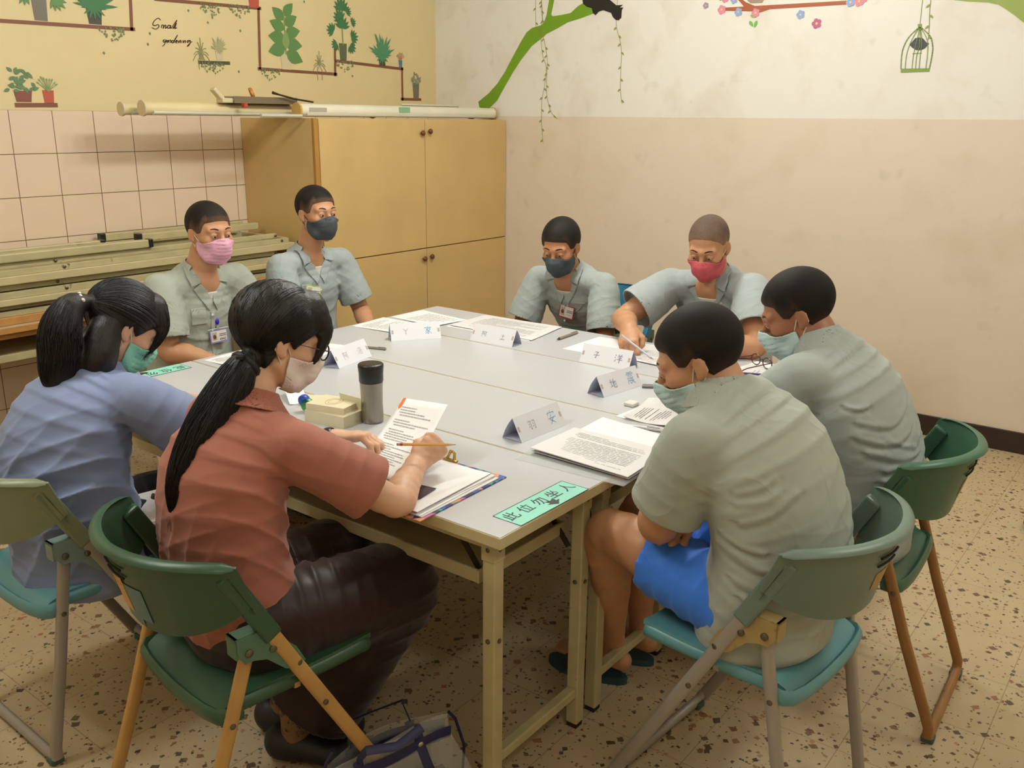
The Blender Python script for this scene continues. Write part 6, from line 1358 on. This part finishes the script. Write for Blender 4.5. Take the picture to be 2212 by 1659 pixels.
MB().tube([d*.012, d*(L_-.022)], .0036, 6).build('shaft', P('pencil_yellow', '#d99a3a', .35), pc); MB().tube([d*0, d*.007], .0034, 8).build('eraser_end', P('eraser_pink', '#b99084', .7), pc); MB().tube([d*.007, d*.013], .0038, 8).build('ferrule', P('ferrule_red', '#a8342a', .35), pc)
MB().tube([d*(L_-.022), d*(L_-.006)], [.0036, .0012], 8).build('sharpened_wood', P('pencil_wood', '#c9a77a', .6), pc); MB().tube([d*(L_-.006), d*L_], [.0012, .0004], 6).build('lead', P('lead_grey', '#3a3a3c', .4), pc)
pn = thing('pen', 'clear pen in the hand of the bald man', 'pen', (1.575, .63, .81)); d = V(1.525, .47, .757)-V(1.575, .63, .81)
MB().tube([d*-.1, d*.9], .0042, 8).build('barrel', P('pen_clear', '#b9bccb', .2), pn); MB().tube([d*.9, d*1.0], [.003, .0006], 8).build('pen_tip', pgrey, pn)
# badges clipped to the shirts
def badge(label, pe, u, v, w_, h_, frame_, tilt, kind, digits=None, drop=0., clear_=False):
    p = surf(pe['raw'], np.array([pe['ng']+pe['rt']*u+pe['vv']*v]), pe['fw'][None].astype(F4), .012, hi=.35)[0]
    z = nrm(pe['fw']+V(0, 0, .1)); y = nrm(V(0, 0, 1)-z*z[2]); x = np.cross(y, z); c, s = math.cos(R_(tilt)), math.sin(R_(tilt)); x, y = x*c+y*s, y*c-x*s
    t = thing('id_badge', label, 'badge', tuple(p), 0, 'identity badges on the shirts'); M = frameM((0, 0, 0), x, y, z)
    def bx(nm, x0_, y0_, x1_, y1_, zz, m_, par=t, th=.0012): return MB().box((x0_, y0_, zz), (x1_, y1_, zz+th), 0, M).build(nm, m_, par)
    c0 = bx('badge_frame', -w_/2, -h_/2, w_/2, h_/2, 0, frame_)
    bx('card', -w_/2+.005, -h_/2+.006, w_/2-.005, h_/2-.005, .0012, P('badge_card', '#d9d6d0', .5), t, .0006)
    bx('portrait', -w_/2+.009, -h_/2+.012, -w_/2+.032, h_/2-.009, .0018, P('portrait_bg', '#b9a79b', .6), t, .0004); MB().ball((0, 0, 0), (.008, .010, .0006), 10).build('portrait_head', P('portrait_face', '#5d3a30', .7), t).matrix_local = M @ Matrix.Translation((-w_/2+.0205, -.001, .0026))
    bx('printed_line', .002, .006, w_/2-.008, .009, .0018, ink, t, .0004); bx('printed_line', .002, -.001, w_/2-.008, .002, .0018, ink, t, .0004)
    if digits:
        o = glyph('number', digits, .016, P('digit_violet', '#4a3a66', .6), t, False); o.matrix_local = M @ Matrix.Translation((.001, -h_/2+.008, .0020))
    else: bx('printed_line', .002, -.012, w_/2-.012, -.010, .0018, inkl, t, .0004)
    MB().box((-.006, h_/2-.002, -.002), (.006, h_/2+.016, .003), .001, M).build('clip', P('badge_clip', '#b9b9b4', .3, .6), t)
    return t, M
t_, M_ = badge('clear badge numbered 4943 on a violet reel, worn by the man in pink mask', PE['p1'], -.02, -.255, .085, .055, P('badge_violet', '#8a86b8', .4), 0, 0, '4943')
MB().box((-.05, .03, 0), (.05, .034, .002), 0, M_).build('holder_edge', P('pvc_edge', '#c9ccc6', .2), t_); MB().ball((0, 0, 0), (.009, .014, .006), 12).build('badge_reel', P('reel_violet', '#2c22b0', .3), t_).matrix_local = M_ @ Matrix.Translation((0, .062, .003)); MB().tube([tuple(M_ @ Vector((0, .07, .002))), tuple(M_ @ Vector((0, .105, .0)))], .0012, 6).build('cord', P('cord_white', '#d9d9d6', .5), t_)
badge('lime-framed badge on the pocket of the man in the charcoal mask', PE['p2'], .055, -.165, .085, .062, P('badge_lime', '#b9cc4a', .4), -14, 0)
badge('red-framed badge on the chest of the man in the slate mask', PE['p3'], -.01, -.185, .085, .062, P('badge_red', '#a02e36', .4), -6, 0)
# slippers of the nearest man, floral socks
for k, (x_, y_) in enumerate(((.79, .15), (.655, .165))):
    s_ = thing('slipper', ('slate-blue slipper under the right foot of the nearest man', 'slate-blue slipper under the left heel of the nearest man')[k], 'slipper', (x_-.01, y_, 0), R_(9), 'slippers')
    sp_ = [(.045*math.sin(a)*(1.1 if math.cos(a) > 0 else .85), .13*math.cos(a)) for a in np.linspace(0, 6.28, 25)[:-1]]
    MB().prism(sp_, .02).build('sole', P('slipper_blue', '#2b4a58', .6), s_); MB().tube([(-.045, .04, .02), (-.035, .04, .055), (0, .04, .07), (.035, .04, .055), (.045, .04, .02)], .022, 8, sq=.15, side=(0, 1, 0)).build('strap', P('slipper_strap', '#232a33', .6), s_)
